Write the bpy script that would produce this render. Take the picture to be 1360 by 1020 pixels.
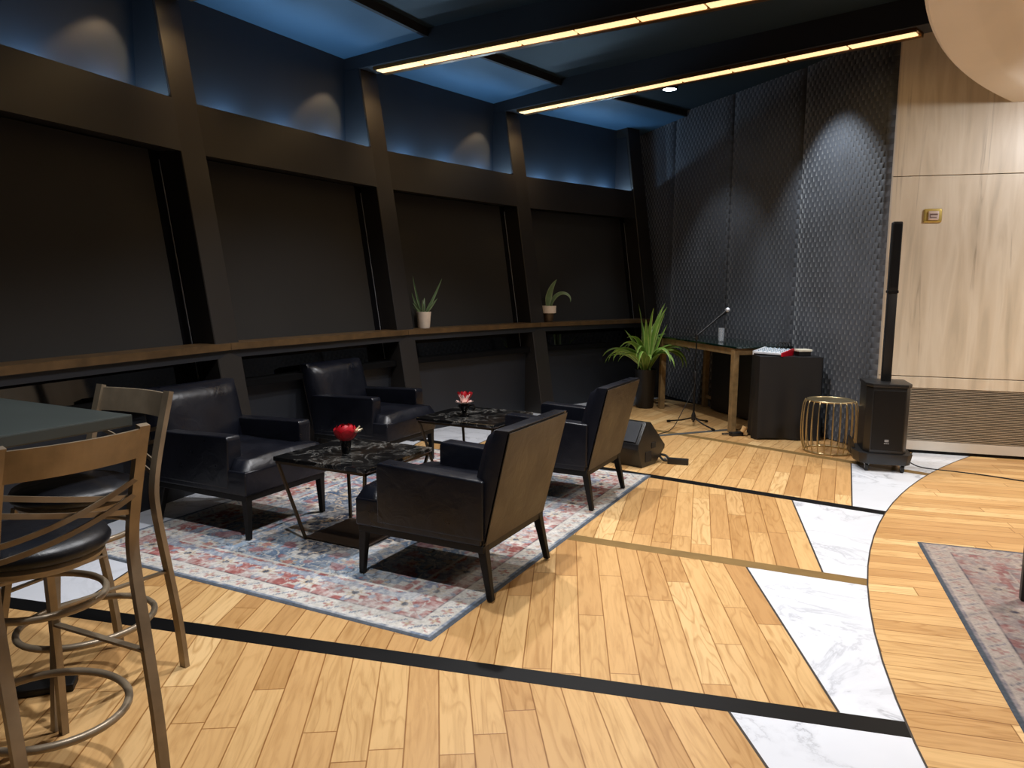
import bpy, bmesh, math, random
import numpy as np
from mathutils import Vector, Matrix, noise as mnoise
random.seed(7)
PI = math.pi
for o in list(bpy.data.objects): bpy.data.objects.remove(o)
scn = bpy.context.scene
COL = scn.collection

# ---------------------------------------------------------------- camera
EYE = 1.55; PITCH = math.radians(7.4); ROLL = -0.0101
cam_d = bpy.data.cameras.new('camera'); cam = bpy.data.objects.new('camera', cam_d); COL.objects.link(cam)
cam_d.sensor_width = 36.0; cam_d.lens = 1015.0/1360.0*36.0; cam_d.clip_start = .05; cam_d.clip_end = 60
s_, c_ = math.sin(PITCH), math.cos(PITCH)
base = Matrix(((1,0,0),(0,s_,-c_),(0,c_,s_)))          # columns: right, up, back
rz = Matrix(((math.cos(ROLL),math.sin(ROLL),0),(-math.sin(ROLL),math.cos(ROLL),0),(0,0,1)))
cam.matrix_world = Matrix.Translation((0,0,EYE)) @ (base @ rz).to_4x4()
scn.camera = cam

# ---------------------------------------------------------------- room geometry helpers (a round hall: C is its centre)
CX, CY = 6.27*EYE, 0.239*EYE
TH0, DT = 165.42, -9.693
def TH(k): return TH0 + DT*k
def PT(r, th, z=0.0):
    t = math.radians(th); return Vector((CX+r*math.cos(t), CY+r*math.sin(t), z))
def AB(a, b, z=0.0):           # grid of the seating group: a runs across the rug, b along it
    return Vector((.8934*a+.4493*b, -.4493*a+.8934*b, z))
YAW = math.atan2(-.4493, .8934)        # direction of +a

# ---------------------------------------------------------------- view, world
vs = scn.view_settings
scn.display_settings.display_device = 'sRGB'
vs.view_transform = 'Standard'; vs.look = 'None'; vs.gamma = 1; vs.use_curve_mapping = False
vs.exposure = 0.0
w = bpy.data.worlds.new('world'); scn.world = w; w.use_nodes = True
w.node_tree.nodes['Background'].inputs[0].default_value = (.9,.85,.8,1)
w.node_tree.nodes['Background'].inputs[1].default_value = .06

# ---------------------------------------------------------------- lights
WARM = (1.0,.92,.82); NEUT = (.98,.98,1.0); COOL = (.80,.90,1.0); TUNG = (1.0,.66,.30)
def light(name, kind, loc, energy, color, target=None, **kw):
    d = bpy.data.lights.new(name, kind); d.energy = energy; d.color = color
    for k, v in kw.items(): setattr(d, k, v)
    o = bpy.data.objects.new(name, d); COL.objects.link(o); o.location = loc
    if target is not None:
        o.rotation_euler = (Vector(target)-Vector(loc)).to_track_quat('-Z','Y').to_euler()
    return o
DOWN = []     # (x, y) of ceiling downlights over the outer ring
for r, th, e in ((10.4,160.2,300),(11.0,151.2,300),(10.3,142.6,270),(10.5,169.5,290)):
    p = PT(r, th, 3.80); DOWN.append(p)
    light('ceiling_spot', 'SPOT', p, e, NEUT, (p.x,p.y,0), spot_size=math.radians(112), spot_blend=.7, shadow_soft_size=.05)
for r, th, e in ((7.4,150,170),(7.2,168,110),(6.6,138,170),(6.6,126,150)):
    p = PT(r, th, 3.20); light('dome_spot', 'SPOT', p, e, WARM, (p.x,p.y,0), spot_size=math.radians(130), spot_blend=.8, shadow_soft_size=.08)
light('stone_wall_fill', 'SPOT', (4.6,5.2,3.15), 120, NEUT, (4.2,7.0,1.2), spot_size=math.radians(125), spot_blend=.9, shadow_soft_size=.1)  # fill lamp added to brighten the stone wall
# cool downlights grazing the quilted wall
p = PT(11.93,131.5,3.80); light('stage_spot', 'SPOT', p, 60, COOL, (p.x+.35,p.y+.1,0), spot_size=math.radians(75), spot_blend=.6, shadow_soft_size=.04)
p = Vector((2.75,7.72,3.78)); light('stage_spot', 'SPOT', p, 130, COOL, (3.1,7.85,0), spot_size=math.radians(80), spot_blend=.6, shadow_soft_size=.04)
# cove lamps in the tray behind each transom
for k in range(-1, 4):
    a = PT(13.50, TH(k)+DT*.5, 2.70)
    o = light('cove_lamp', 'AREA', PT(13.42, TH(k)+DT*.5, 2.74), 3.8, (.42,.70,1.0), shape='RECTANGLE', size=1.7, size_y=.05)
    tm = math.radians(TH(k)+DT*.5); dv0 = Vector((-math.cos(tm)*math.sin(math.radians(32)), -math.sin(tm)*math.sin(math.radians(32)), math.cos(math.radians(32))))
    xx = Vector((-math.sin(tm), math.cos(tm), 0)); zz = -dv0; yy = zz.cross(xx)
    o.matrix_world = Matrix(((xx.x,yy.x,zz.x,o.location.x),(xx.y,yy.y,zz.y,o.location.y),(xx.z,yy.z,zz.z,o.location.z),(0,0,0,1)))
    o.data.spread = math.radians(95)
    for f in (.30, .58, .84):
        a = PT(13.615, TH(k), 2.81).lerp(PT(13.615, TH(k+1), 2.81), f)
        light('cove_bulb', 'POINT', a, 10, (.46,.72,1.0), shadow_soft_size=.012)
# warm light of the bars under the beams
for k in range(1, 4):
    a = PT(11.1, TH(k), 3.585); th = math.radians(TH(k))
    o = light('light_bar_glow', 'AREA', a, 7, TUNG, shape='RECTANGLE', size=4.4, size_y=.05)
    o.rotation_euler = (0,0,th)
    u = Vector((math.cos(th), math.sin(th), 0)); n = Vector((-u.y, u.x, 0))
    light('light_bar_end', 'SPOT', PT(12.98, TH(k), 3.56), 26, TUNG, PT(13.45, TH(k), 2.95), spot_size=math.radians(75), spot_blend=1.0, shadow_soft_size=.04)
    if k > 0:
        light('light_bar_end', 'SPOT', PT(13.38, TH(k), 3.56)+n*.20, 13, (1,.66,.36), PT(13.68, TH(k), 2.85)+n*.52, spot_size=math.radians(62), spot_blend=.45, shadow_soft_size=.02)

# ---------------------------------------------------------------- materials
def lin(c):
    return tuple((x/255/12.92 if x/255 <= .04045 else ((x/255+.055)/1.055)**2.4) for x in c)
def new_mat(name):
    m = bpy.data.materials.new(name); m.use_nodes = True
    nt = m.node_tree; return m, nt, nt.nodes['Principled BSDF']
def N(nt, t, **kw):
    n = nt.nodes.new(t)
    for k, v in kw.items():
        if k.startswith('i_'): n.inputs[int(k[2:]) if k[2:].isdigit() else k[2:].replace('_',' ')].default_value = v
        else: setattr(n, k, v)
    return n
def mth(nt, op, a, b=None, c=None, clamp=False):
    n = nt.nodes.new('ShaderNodeMath'); n.operation = op; n.use_clamp = clamp
    for i, x in enumerate((a, b, c)):
        if x is None: continue
        if isinstance(x, (int, float)): n.inputs[i].default_value = x
        else: nt.links.new(x, n.inputs[i])
    return n.outputs[0]
def ramp(nt, fac, stops, interp='LINEAR'):
    n = nt.nodes.new('ShaderNodeValToRGB'); n.color_ramp.interpolation = interp
    e = n.color_ramp.elements
    while len(e) < len(stops): e.new(.5)
    for el, (p, c) in zip(e, stops): el.position = p; el.color = (*c, 1) if len(c) == 3 else c
    nt.links.new(fac, n.inputs[0]); return n.outputs[0]
def mixc(nt, fac, a, b, mode='MIX'):
    n = nt.nodes.new('ShaderNodeMix'); n.data_type = 'RGBA'; n.blend_type = mode
    if isinstance(fac, (int, float)): n.inputs[0].default_value = fac
    else: nt.links.new(fac, n.inputs[0])
    for i, x in ((6, a), (7, b)):
        if isinstance(x, tuple): n.inputs[i].default_value = (*x, 1) if len(x) == 3 else x
        else: nt.links.new(x, n.inputs[i])
    return n.outputs[2]
def bump(nt, b, h, strength=.3, dist=.01):
    n = nt.nodes.new('ShaderNodeBump'); n.inputs['Strength'].default_value = strength; n.inputs['Distance'].default_value = dist
    nt.links.new(h, n.inputs['Height']); nt.links.new(n.outputs[0], b.inputs['Normal'])
def simple(name, rgb, rough=.5, metal=0, noise_amt=.12, scale=8, bump_s=0, bscale=60, spec=.5, coat=0, emis=None, estr=0):
    m, nt, b = new_mat(name); c = lin(rgb)
    tc = N(nt,'ShaderNodeTexCoord')
    nz = N(nt,'ShaderNodeTexNoise'); nz.inputs['Scale'].default_value = scale; nz.inputs['Detail'].default_value = 4
    nt.links.new(tc.outputs['Object'], nz.inputs['Vector'])
    lo = tuple(x*(1-noise_amt) for x in c); hi = tuple(min(1,x*(1+noise_amt)) for x in c)
    nt.links.new(ramp(nt, nz.outputs[0], [(.3,lo),(.7,hi)]), b.inputs['Base Color'])
    b.inputs['Roughness'].default_value = rough; b.inputs['Metallic'].default_value = metal
    b.inputs['Specular IOR Level'].default_value = spec; b.inputs['Coat Weight'].default_value = coat
    if bump_s:
        n2 = N(nt,'ShaderNodeTexNoise'); n2.inputs['Scale'].default_value = bscale; n2.inputs['Detail'].default_value = 3
        nt.links.new(tc.outputs['Object'], n2.inputs['Vector']); bump(nt, b, n2.outputs[0], bump_s, .01)
    if emis:
        b.inputs['Emission Color'].default_value = (*emis, 1); b.inputs['Emission Strength'].default_value = estr
    return m

def wood_floor():
    m, nt, b = new_mat('oak_parquet')
    uv = N(nt,'ShaderNodeUVMap'); uv.uv_map = 'UVMap'
    sp = N(nt,'ShaderNodeSeparateXYZ'); nt.links.new(uv.outputs[0], sp.inputs[0])
    U, V = sp.outputs[0], sp.outputs[1]
    W, L = .118, 1.05
    v = mth(nt,'DIVIDE',V,W); row = mth(nt,'FLOOR',v); fv = mth(nt,'FRACT',v)
    wn = N(nt,'ShaderNodeTexWhiteNoise'); wn.noise_dimensions = '1D'; nt.links.new(row, wn.inputs['W'])
    u = mth(nt,'ADD', mth(nt,'DIVIDE',U,L), mth(nt,'MULTIPLY',wn.outputs[0],7.3))
    idx = mth(nt,'FLOOR',u); fu = mth(nt,'FRACT',u)
    cb = N(nt,'ShaderNodeCombineXYZ'); nt.links.new(row, cb.inputs[0]); nt.links.new(idx, cb.inputs[1])
    w2 = N(nt,'ShaderNodeTexWhiteNoise'); w2.noise_dimensions = '2D'; nt.links.new(cb.outputs[0], w2.inputs['Vector'])
    rnd = w2.outputs[0]
    tone = ramp(nt, rnd, [(0,lin((184,141,90))),(.25,lin((203,161,107))),(.5,lin((212,173,118))),(.75,lin((188,145,92))),(1,lin((224,188,134)))], 'LINEAR')
    # grain coordinates: stretched along the board, own offset for each board
    off = mth(nt,'MULTIPLY', rnd, 37.0)
    g = N(nt,'ShaderNodeCombineXYZ')
    nt.links.new(mth(nt,'MULTIPLY',U,2.2), g.inputs[0]); nt.links.new(mth(nt,'ADD',mth(nt,'MULTIPLY',V,24.0),off), g.inputs[1]); nt.links.new(off, g.inputs[2])
    n1 = N(nt,'ShaderNodeTexNoise'); n1.inputs['Scale'].default_value = 1.6; n1.inputs['Detail'].default_value = 6; n1.inputs['Roughness'].default_value=.6
    n1.inputs['Distortion'].default_value = .6
    nt.links.new(g.outputs[0], n1.inputs['Vector'])
    g2 = N(nt,'ShaderNodeCombineXYZ')
    nt.links.new(mth(nt,'MULTIPLY',U,1.1), g2.inputs[0]); nt.links.new(mth(nt,'ADD',mth(nt,'MULTIPLY',V,7.0),off), g2.inputs[1]); nt.links.new(off, g2.inputs[2])
    n2 = N(nt,'ShaderNodeTexNoise'); n2.inputs['Scale'].default_value = 1.0; n2.inputs['Detail'].default_value = 2
    nt.links.new(g2.outputs[0], n2.inputs['Vector'])
    rings = mth(nt,'FRACT', mth(nt,'MULTIPLY', n2.outputs[0], 11.0))
    ringc = ramp(nt, rings, [(0,(1,1,1)),(.62,(1,1,1)),(.86,(.66,.55,.42)),(1,(1,1,1))])
    fine = ramp(nt, n1.outputs[0], [(.3,(.66,.58,.48)),(.55,(1,1,1)),(.75,(1.0,1.0,1.0))])
    c = mixc(nt, mth(nt,'MULTIPLY',rnd,.75), tone, ringc, 'MULTIPLY'); c = mixc(nt, .6, c, fine, 'MULTIPLY')
    ev = mth(nt,'MINIMUM', fv, mth(nt,'SUBTRACT',1.0,fv)); eu = mth(nt,'MULTIPLY', mth(nt,'MINIMUM', fu, mth(nt,'SUBTRACT',1.0,fu)), L/W)
    e = mth(nt,'MINIMUM', ev, eu)
    gap = ramp(nt, e, [(.0,(.45,.33,.2)),(.012,(.5,.38,.25)),(.03,(1,1,1))])
    c = mixc(nt, 1.0, c, gap, 'MULTIPLY')
    nt.links.new(c, b.inputs['Base Color'])
    b.inputs['Roughness'].default_value = .34; b.inputs['Specular IOR Level'].default_value = .4
    bump(nt, b, gap, .12, .004)
    return m

def marble(name, basec, veinc, scale=1.2, rough=.18, stretch=(1,1,1), amount=1.0, sharp=.035, rot=0.0, coords='Object'):
    m, nt, b = new_mat(name)
    tc = N(nt,'ShaderNodeTexCoord'); mp = N(nt,'ShaderNodeMapping'); mp.inputs['Scale'].default_value = stretch
    mp.inputs['Rotation'].default_value = (0,0,rot)
    nt.links.new(tc.outputs[coords], mp.inputs[0])
    n0 = N(nt,'ShaderNodeTexNoise'); n0.inputs['Scale'].default_value = scale; n0.inputs['Detail'].default_value = 8; n0.inputs['Roughness'].default_value=.62; n0.inputs['Distortion'].default_value = 1.1
    nt.links.new(mp.outputs[0], n0.inputs['Vector'])
    d = mth(nt,'ABSOLUTE', mth(nt,'SUBTRACT', n0.outputs[0], .5))
    vein = ramp(nt, d, [(0,(1,1,1)),(sharp,(.25,.25,.25)),(sharp*3.5,(0,0,0))])
    n1 = N(nt,'ShaderNodeTexNoise'); n1.inputs['Scale'].default_value = scale*.8; n1.inputs['Detail'].default_value = 5
    nt.links.new(mp.outputs[0], n1.inputs['Vector'])
    msk = ramp(nt, n1.outputs[0], [(.42,(0,0,0)),(.62,(1,1,1))])
    f = mth(nt,'MULTIPLY', mth(nt,'MULTIPLY', vein, msk), amount, clamp=True)
    cl = ramp(nt, n1.outputs[0], [(.3,tuple(x*.86 for x in lin(basec))),(.7,lin(basec))])
    nt.links.new(mixc(nt, f, cl, lin(veinc)), b.inputs['Base Color'])
    b.inputs['Roughness'].default_value = rough
    return m

def onyx_wall():       # beige stone with long upright streaks; X = along the wall, Z = up (object space)
    m, nt, b = new_mat('travertine_slab')
    tc = N(nt,'ShaderNodeTexCoord')
    def nz(sc, stretch, det=5, dist=.3):
        mp = N(nt,'ShaderNodeMapping'); mp.inputs['Scale'].default_value = stretch; nt.links.new(tc.outputs['Object'], mp.inputs[0])
        n = N(nt,'ShaderNodeTexNoise'); n.inputs['Scale'].default_value = sc; n.inputs['Detail'].default_value = det; n.inputs['Distortion'].default_value = dist
        nt.links.new(mp.outputs[0], n.inputs['Vector']); return n.outputs[0]
    a = nz(1.0,(9,1,.9),6,.5); 
    c = ramp(nt, a, [(.25,lin((178,166,146))),(.45,lin((204,190,168))),(.6,lin((214,202,182))),(.8,lin((192,178,156)))])
    b2 = nz(1.0,(3.6,1,.17),5,.35)
    d = mth(nt,'ABSOLUTE', mth(nt,'SUBTRACT', b2, .52))
    vein = ramp(nt, d, [(0,(1,1,1)),(.005,(.5,.5,.5)),(.014,(0,0,0))])
    mk = ramp(nt, nz(1.7,(1,1,.8),3), [(.47,(0,0,0)),(.6,(1,1,1))])
    c = mixc(nt, mth(nt,'MULTIPLY', mth(nt,'MULTIPLY', vein, mk), .45), c, lin((96,78,60)))
    nt.links.new(c, b.inputs['Base Color']); b.inputs['Roughness'].default_value = .38
    return m

def quilt():
    m, nt, b = new_mat('quilted_black_fabric')
    uv = N(nt,'ShaderNodeUVMap'); uv.uv_map = 'UVMap'
    sp = N(nt,'ShaderNodeSeparateXYZ'); nt.links.new(uv.outputs[0], sp.inputs[0])
    U, V = sp.outputs[0], sp.outputs[1]
    k = PI/.078
    row = mth(nt,'FLOOR', mth(nt,'MULTIPLY', V, 1/.052))
    stag = mth(nt,'MULTIPLY', mth(nt,'MODULO', row, 2.0), PI/2)
    a = mth(nt,'ABSOLUTE', mth(nt,'SINE', mth(nt,'ADD', mth(nt,'MULTIPLY',U,k), stag)))
    fv = mth(nt,'FRACT', mth(nt,'MULTIPLY', V, 1/.052))
    bb = mth(nt,'SUBTRACT', 1.0, fv)
    h = mth(nt,'MULTIPLY', mth(nt,'POWER', a, .7), mth(nt,'POWER', bb, .8))
    tc = N(nt,'ShaderNodeTexCoord'); nz = N(nt,'ShaderNodeTexNoise'); nz.inputs['Scale'].default_value = 2.2; nz.inputs['Detail'].default_value = 6
    nt.links.new(tc.outputs['Object'], nz.inputs['Vector'])
    c = ramp(nt, nz.outputs[0], [(.3,lin((38,41,47))),(.7,lin((58,62,70)))])
    nt.links.new(c, b.inputs['Base Color']); b.inputs['Roughness'].default_value = .6
    b.inputs['Sheen Weight'].default_value = .25
    bump(nt, b, h, .9, .022)
    return m

def leather(name, rgb, rough=.36):
    m, nt, b = new_mat(name)
    tc = N(nt,'ShaderNodeTexCoord')
    nz = N(nt,'ShaderNodeTexNoise'); nz.inputs['Scale'].default_value = 5; nz.inputs['Detail'].default_value = 5; nt.links.new(tc.outputs['Object'], nz.inputs['Vector'])
    c = lin(rgb); nt.links.new(ramp(nt, nz.outputs[0], [(.3,tuple(x*.8 for x in c)),(.7,tuple(x*1.2 for x in c))]), b.inputs['Base Color'])
    nt.links.new(ramp(nt, nz.outputs[0], [(.3,(rough-.05,)*3),(.7,(rough+.1,)*3)]), b.inputs['Roughness'])
    b.inputs['Specular IOR Level'].default_value = .38
    vo = N(nt,'ShaderNodeTexVoronoi'); vo.inputs['Scale'].default_value = 260; nt.links.new(tc.outputs['Object'], vo.inputs['Vector'])
    n2 = N(nt,'ShaderNodeTexNoise'); n2.inputs['Scale'].default_value = 9; n2.inputs['Detail'].default_value = 3; n2.inputs['Distortion'].default_value=.8; nt.links.new(tc.outputs['Object'], n2.inputs['Vector'])
    h = mth(nt,'ADD', mth(nt,'MULTIPLY', vo.outputs[0], .05), n2.outputs[0])
    bump(nt, b, h, .35, .012)
    return m

def attr_mat(name, rough=.95):
    m, nt, b = new_mat(name)
    at = N(nt,'ShaderNodeVertexColor'); at.layer_name = 'weave'
    tc = N(nt,'ShaderNodeTexCoord')
    nz = N(nt,'ShaderNodeTexNoise'); nz.inputs['Scale'].default_value = 90; nz.inputs['Detail'].default_value = 4; nt.links.new(tc.outputs['Object'], nz.inputs['Vector'])
    c = mixc(nt, .5, at.outputs[0], ramp(nt, nz.outputs[0], [(.3,(.62,.62,.62)),(.65,(1.1,1.1,1.1))]), 'MULTIPLY')
    nt.links.new(c, b.inputs['Base Color']); b.inputs['Roughness'].default_value = rough; b.inputs['Specular IOR Level'].default_value = .15
    n2 = N(nt,'ShaderNodeTexNoise'); n2.inputs['Scale'].default_value = 240; nt.links.new(tc.outputs['Object'], n2.inputs['Vector'])
    bump(nt, b, n2.outputs[0], .4, .004)
    return m

def leaf_mat(name, rgb, rgb2):
    m, nt, b = new_mat(name)
    uv = N(nt,'ShaderNodeUVMap'); uv.uv_map = 'UVMap'
    sp = N(nt,'ShaderNodeSeparateXYZ'); nt.links.new(uv.outputs[0], sp.inputs[0])
    d = mth(nt,'ABSOLUTE', mth(nt,'SUBTRACT', sp.outputs[0], .5))
    c = ramp(nt, d, [(0,lin(rgb)),(.3,lin(rgb)),(.45,lin(rgb2))])
    tc = N(nt,'ShaderNodeTexCoord'); nz = N(nt,'ShaderNodeTexNoise'); nz.inputs['Scale'].default_value = 12; nt.links.new(tc.outputs['Object'], nz.inputs['Vector'])
    c = mixc(nt, .5, c, ramp(nt, nz.outputs[0], [(.3,(.6,.6,.6)),(.7,(1.2,1.2,1.2))]), 'MULTIPLY')
    nt.links.new(c, b.inputs['Base Color']); b.inputs['Roughness'].default_value = .38
    b.inputs['Subsurface Weight'].default_value = .05
    return m

def glass_mat():
    m, nt, b = new_mat('clear_glass'); b.inputs['Base Color'].default_value = (.9,.95,1,1); b.inputs['Roughness'].default_value = .05
    b.inputs['Alpha'].default_value = .12; b.inputs['Specular IOR Level'].default_value = 1.0; b.inputs['Coat Weight'].default_value = 1; return m
def dark_pane():
    m, nt, b = new_mat('night_window_glass'); b.inputs['Base Color'].default_value = (.004,.004,.005,1); b.inputs['Roughness'].default_value = .04
    b.inputs['Specular IOR Level'].default_value = .5; return m

M = dict(
 oak=wood_floor(),
 white_marble=marble('white_marble',(224,228,236),(120,124,134),1.5,.16,(1,1,1),.5,.018),
 black_strip=simple('black_inlay',(4,4,5),.5,spec=.2),
 brass_strip=simple('brass_inlay',(140,112,66),.42,.35),
 seam=simple('dark_seam',(52,44,38),.5),
 stone=onyx_wall(),
 stone_base=simple('pale_stone_plinth',(196,188,176),.4,0,.08,3),
 grille=simple('brushed_grille_metal',(176,166,150),.35,.55),
 grille_dark=simple('grille_cavity',(30,27,24),.8),
 quilt=quilt(),
 sill=simple('black_sill',(6,6,7),.8,spec=.1),
 post=simple('black_brown_lacquer',(36,33,31),.42,0,.1,2),
 wall_blk=simple('matte_black_wall',(24,27,33),.55,0,.12,2),
 shade=simple('blackout_shade_cloth',(26,24,22),.75,0,.15,1.5,.08,300),
 pane=dark_pane(),
 frame=simple('window_frame_metal',(24,24,25),.35,.3),
 bright_edge=simple('aluminium_guide',(130,132,136),.5,0),
 navy=simple('navy_paint',(33,45,58),.6,0,.08,2),
 soffit=simple('blue_soffit_paint',(52,88,116),.6,0,.06,2),
 teal=simple('dark_teal_paint',(12,32,42),.6,0,.1,2),
 cheek=simple('navy_black_paint',(9,10,17),.6,0,.1,2),
 beam=simple('beam_black_paint',(15,17,24),.6,0,.1,2),
 cream=simple('cream_plaster',(226,217,203),.7,0,.03,2),
 bronze=simple('bronze_channel',(120,84,44),.35,.8),
 led=simple('warm_led_diffuser',(255,225,160),.5,0,0,1,emis=(1.0,.70,.36),estr=1.25),
 lamp=simple('downlight_lens',(255,255,255),.5,0,0,1,emis=(.85,.93,1.0),estr=22),
 lampw=simple('downlight_lens_warm',(255,255,255),.5,0,0,1,emis=(1,.9,.75),estr=12),
 blk_plastic=simple('black_plastic',(20,20,21),.38,0,.1,10,.12,300),
 blk_metal=simple('black_metal',(16,16,17),.4,.4),
 rubber=simple('black_rubber',(14,14,14),.7),
 leather=leather('black_leather',(14,16,24),.31),
 backpanel=leather('floor_lit_back_leather',(50,43,34),.42),  # light from the floor on the chair backs, painted in as lighter brown
 darkwood=simple('ebonised_wood',(9,8,7),.5,0,.2,14,spec=.3),
 shelfwood=simple('walnut_edge',(82,62,38),.4,0,.3,9),
 stoolmetal=simple('antique_bronze_metal',(136,122,102),.36,.4,.25,9),
 vinyl=leather('black_vinyl',(14,15,20),.36),
 tabletop=simple('grey_green_laminate',(50,56,54),.45,0,.1,5),
 castiron=simple('cast_iron_base',(12,12,12),.5,.2),
 black_marble=marble('black_marble',(16,16,17),(170,168,162),5.0,.1,(1.2,1,1),.5,.016,.6),
 tablemetal=simple('bronze_table_frame',(70,58,42),.35,.7),
 baseplate=simple('smoked_bronze_plate',(60,46,34),.4,.3),
 red=simple('red_petals',(168,10,28),.5,0,.25,40),
 white_petal=simple('cream_petals',(240,232,205),.5,0,.06,30),
 pink_petal=simple('pink_white_petals',(244,214,206),.5,0,.06,30),
 vase=simple('black_glazed_vase',(10,10,11),.12),
 deskwood=simple('oiled_oak_frame',(128,106,72),.45,0,.25,14),
 deskglass=simple('dark_green_glass_top',(8,30,24),.06,0,.1,3,spec=.8),
 drape=simple('black_satin_drape',(15,15,18),.5,0,.1,5),
 gold=simple('gold_wire',(190,172,132),.28,.9,.1,20),
 mixer_w=simple('mixer_panel_white',(214,216,220),.4),
 mixer_r=simple('mixer_side_red',(180,12,34),.35),
 cream_box=simple('cream_lid',(225,220,200),.5),
 knob=simple('pale_knob',(170,190,205),.4),
 leaf=leaf_mat('bright_strap_leaf',(124,168,72),(186,208,120)),
 leaf_dim=leaf_mat('grey_green_leaf',(98,122,84),(130,146,108)),
 pot_dark=simple('dark_planter',(14,12,11),.5),
 pot_white=simple('cream_ceramic',(214,200,184),.45,0,.06,20),
 pot_brown=simple('brown_glaze',(70,54,38),.4),
 soil=simple('potting_soil',(32,24,18),.95),
 mic_grill=simple('microphone_mesh',(190,192,196),.35,.7),
 glass=glass_mat(),
 tape=simple('grey_gaffer_tape',(74,76,74),.55),
 tan=simple('tan_plug',(196,160,110),.5),
 alarm_gold=simple('gold_alarm_plate',(206,182,104),.3,.6),
 alarm_lens=simple('pink_silver_lens',(216,198,190),.2,.3),
 alarm_mark=simple('alarm_lettering',(92,66,58),.5),
 logo=simple('logo_silver',(150,150,152),.4,.3),
 monitor_grey=simple('dark_grey_plastic',(48,51,56),.45),
 rug=attr_mat('woven_rug_pile'),
)

# ---------------------------------------------------------------- object helpers
def tag(o, label=None, cat=None, group=None, kind=None):
    if label: o['label'] = label
    if cat: o['category'] = cat
    if group: o['group'] = group
    if kind: o['kind'] = kind
    return o
def thing(name, loc=(0,0,0), rz=0, label=None, cat=None, group=None, kind=None):
    o = bpy.data.objects.new(name, None); COL.objects.link(o); o.empty_display_size = .1
    o.location = loc; o.rotation_euler = (0,0,rz); return tag(o, label, cat, group, kind)
def obj(name, bm, mat, parent=None, smooth=False, loc=None, rz=None):
    bmesh.ops.recalc_face_normals(bm, faces=bm.faces)
    me = bpy.data.meshes.new(name); bm.to_mesh(me); bm.free()
    for x in (mat if isinstance(mat, (list, tuple)) else [mat]): me.materials.append(x)
    o = bpy.data.objects.new(name, me); COL.objects.link(o)
    if smooth:
        for p in me.polygons: p.use_smooth = True
        if smooth != 'all':
            try: me.set_sharp_from_angle(angle=math.radians(smooth if smooth is not True else 38))
            except Exception: pass
    if parent: o.parent = parent
    if loc is not None: o.location = loc
    if rz is not None: o.rotation_euler = (0,0,rz)
    return o
def dup(root, loc, rz, label=None, group=None, cat=None):
    r = root.copy(); COL.objects.link(r); r.location = loc; r.rotation_euler = (0,0,rz)
    if label: r['label'] = label
    if group: r['group'] = group
    for ch in list(root.children):
        c = ch.copy(); COL.objects.link(c); c.parent = r
        for g in list(ch.children):
            d = g.copy(); COL.objects.link(d); d.parent = c
    return r
def bmn(): return bmesh.new()
def prism(bm, bottom, top, mi=0):     # two loops of equal length
    a = [bm.verts.new(p) for p in bottom]; b = [bm.verts.new(p) for p in top]; n = len(a)
    fs = [bm.faces.new(a[::-1]), bm.faces.new(b)]
    for i in range(n): fs.append(bm.faces.new((a[i], a[(i+1)%n], b[(i+1)%n], b[i])))
    for f in fs: f.material_index = mi
    return fs
def box(bm, x0, x1, y0, y1, z0, z1, bev=0, seg=2, mat=None, mi=0):
    b2 = bmesh.new()
    prism(b2, [(x0,y0,z0),(x1,y0,z0),(x1,y1,z0),(x0,y1,z0)], [(x0,y0,z1),(x1,y0,z1),(x1,y1,z1),(x0,y1,z1)], mi)
    merge(bm, b2, bev, seg, mat)
def merge(bm, b2, bev=0, seg=2, mat=None):
    bmesh.ops.recalc_face_normals(b2, faces=b2.faces)
    if bev: bmesh.ops.bevel(b2, geom=list(b2.edges), offset=bev, segments=seg, affect='EDGES', profile=.6)
    if mat is not None: bmesh.ops.transform(b2, matrix=mat, verts=b2.verts)
    me = bpy.data.meshes.new('tmp'); b2.to_mesh(me); b2.free(); bm.from_mesh(me); bpy.data.meshes.remove(me)
def hexa(bm, bot, top, bev=0, seg=2):
    b2 = bmesh.new(); prism(b2, bot, top); merge(bm, b2, bev, seg)
def extrude_xz(bm, prof, y0, y1, bev=0, seg=2, mat=None):   # profile in x,z extruded along y
    b2 = bmesh.new(); prism(b2, [(x,y0,z) for x,z in prof], [(x,y1,z) for x,z in prof]); merge(bm, b2, bev, seg, mat)
def lathe(bm, prof, n=32, c=(0,0,0), mi=0, closed=False):
    rings = []
    for r, z in prof:
        if r < 1e-6: rings.append([bm.verts.new((c[0],c[1],c[2]+z))])
        else: rings.append([bm.verts.new((c[0]+r*math.cos(2*PI*i/n), c[1]+r*math.sin(2*PI*i/n), c[2]+z)) for i in range(n)])
    for a, b in zip(rings, rings[1:]):
        for i in range(n):
            j = (i+1)%n
            if len(a) == 1 and len(b) == 1: continue
            if len(a) == 1: f = bm.faces.new((a[0], b[j], b[i]))
            elif len(b) == 1: f = bm.faces.new((a[i], a[j], b[0]))
            else: f = bm.faces.new((a[i], a[j], b[j], b[i]))
            f.material_index = mi
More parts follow.
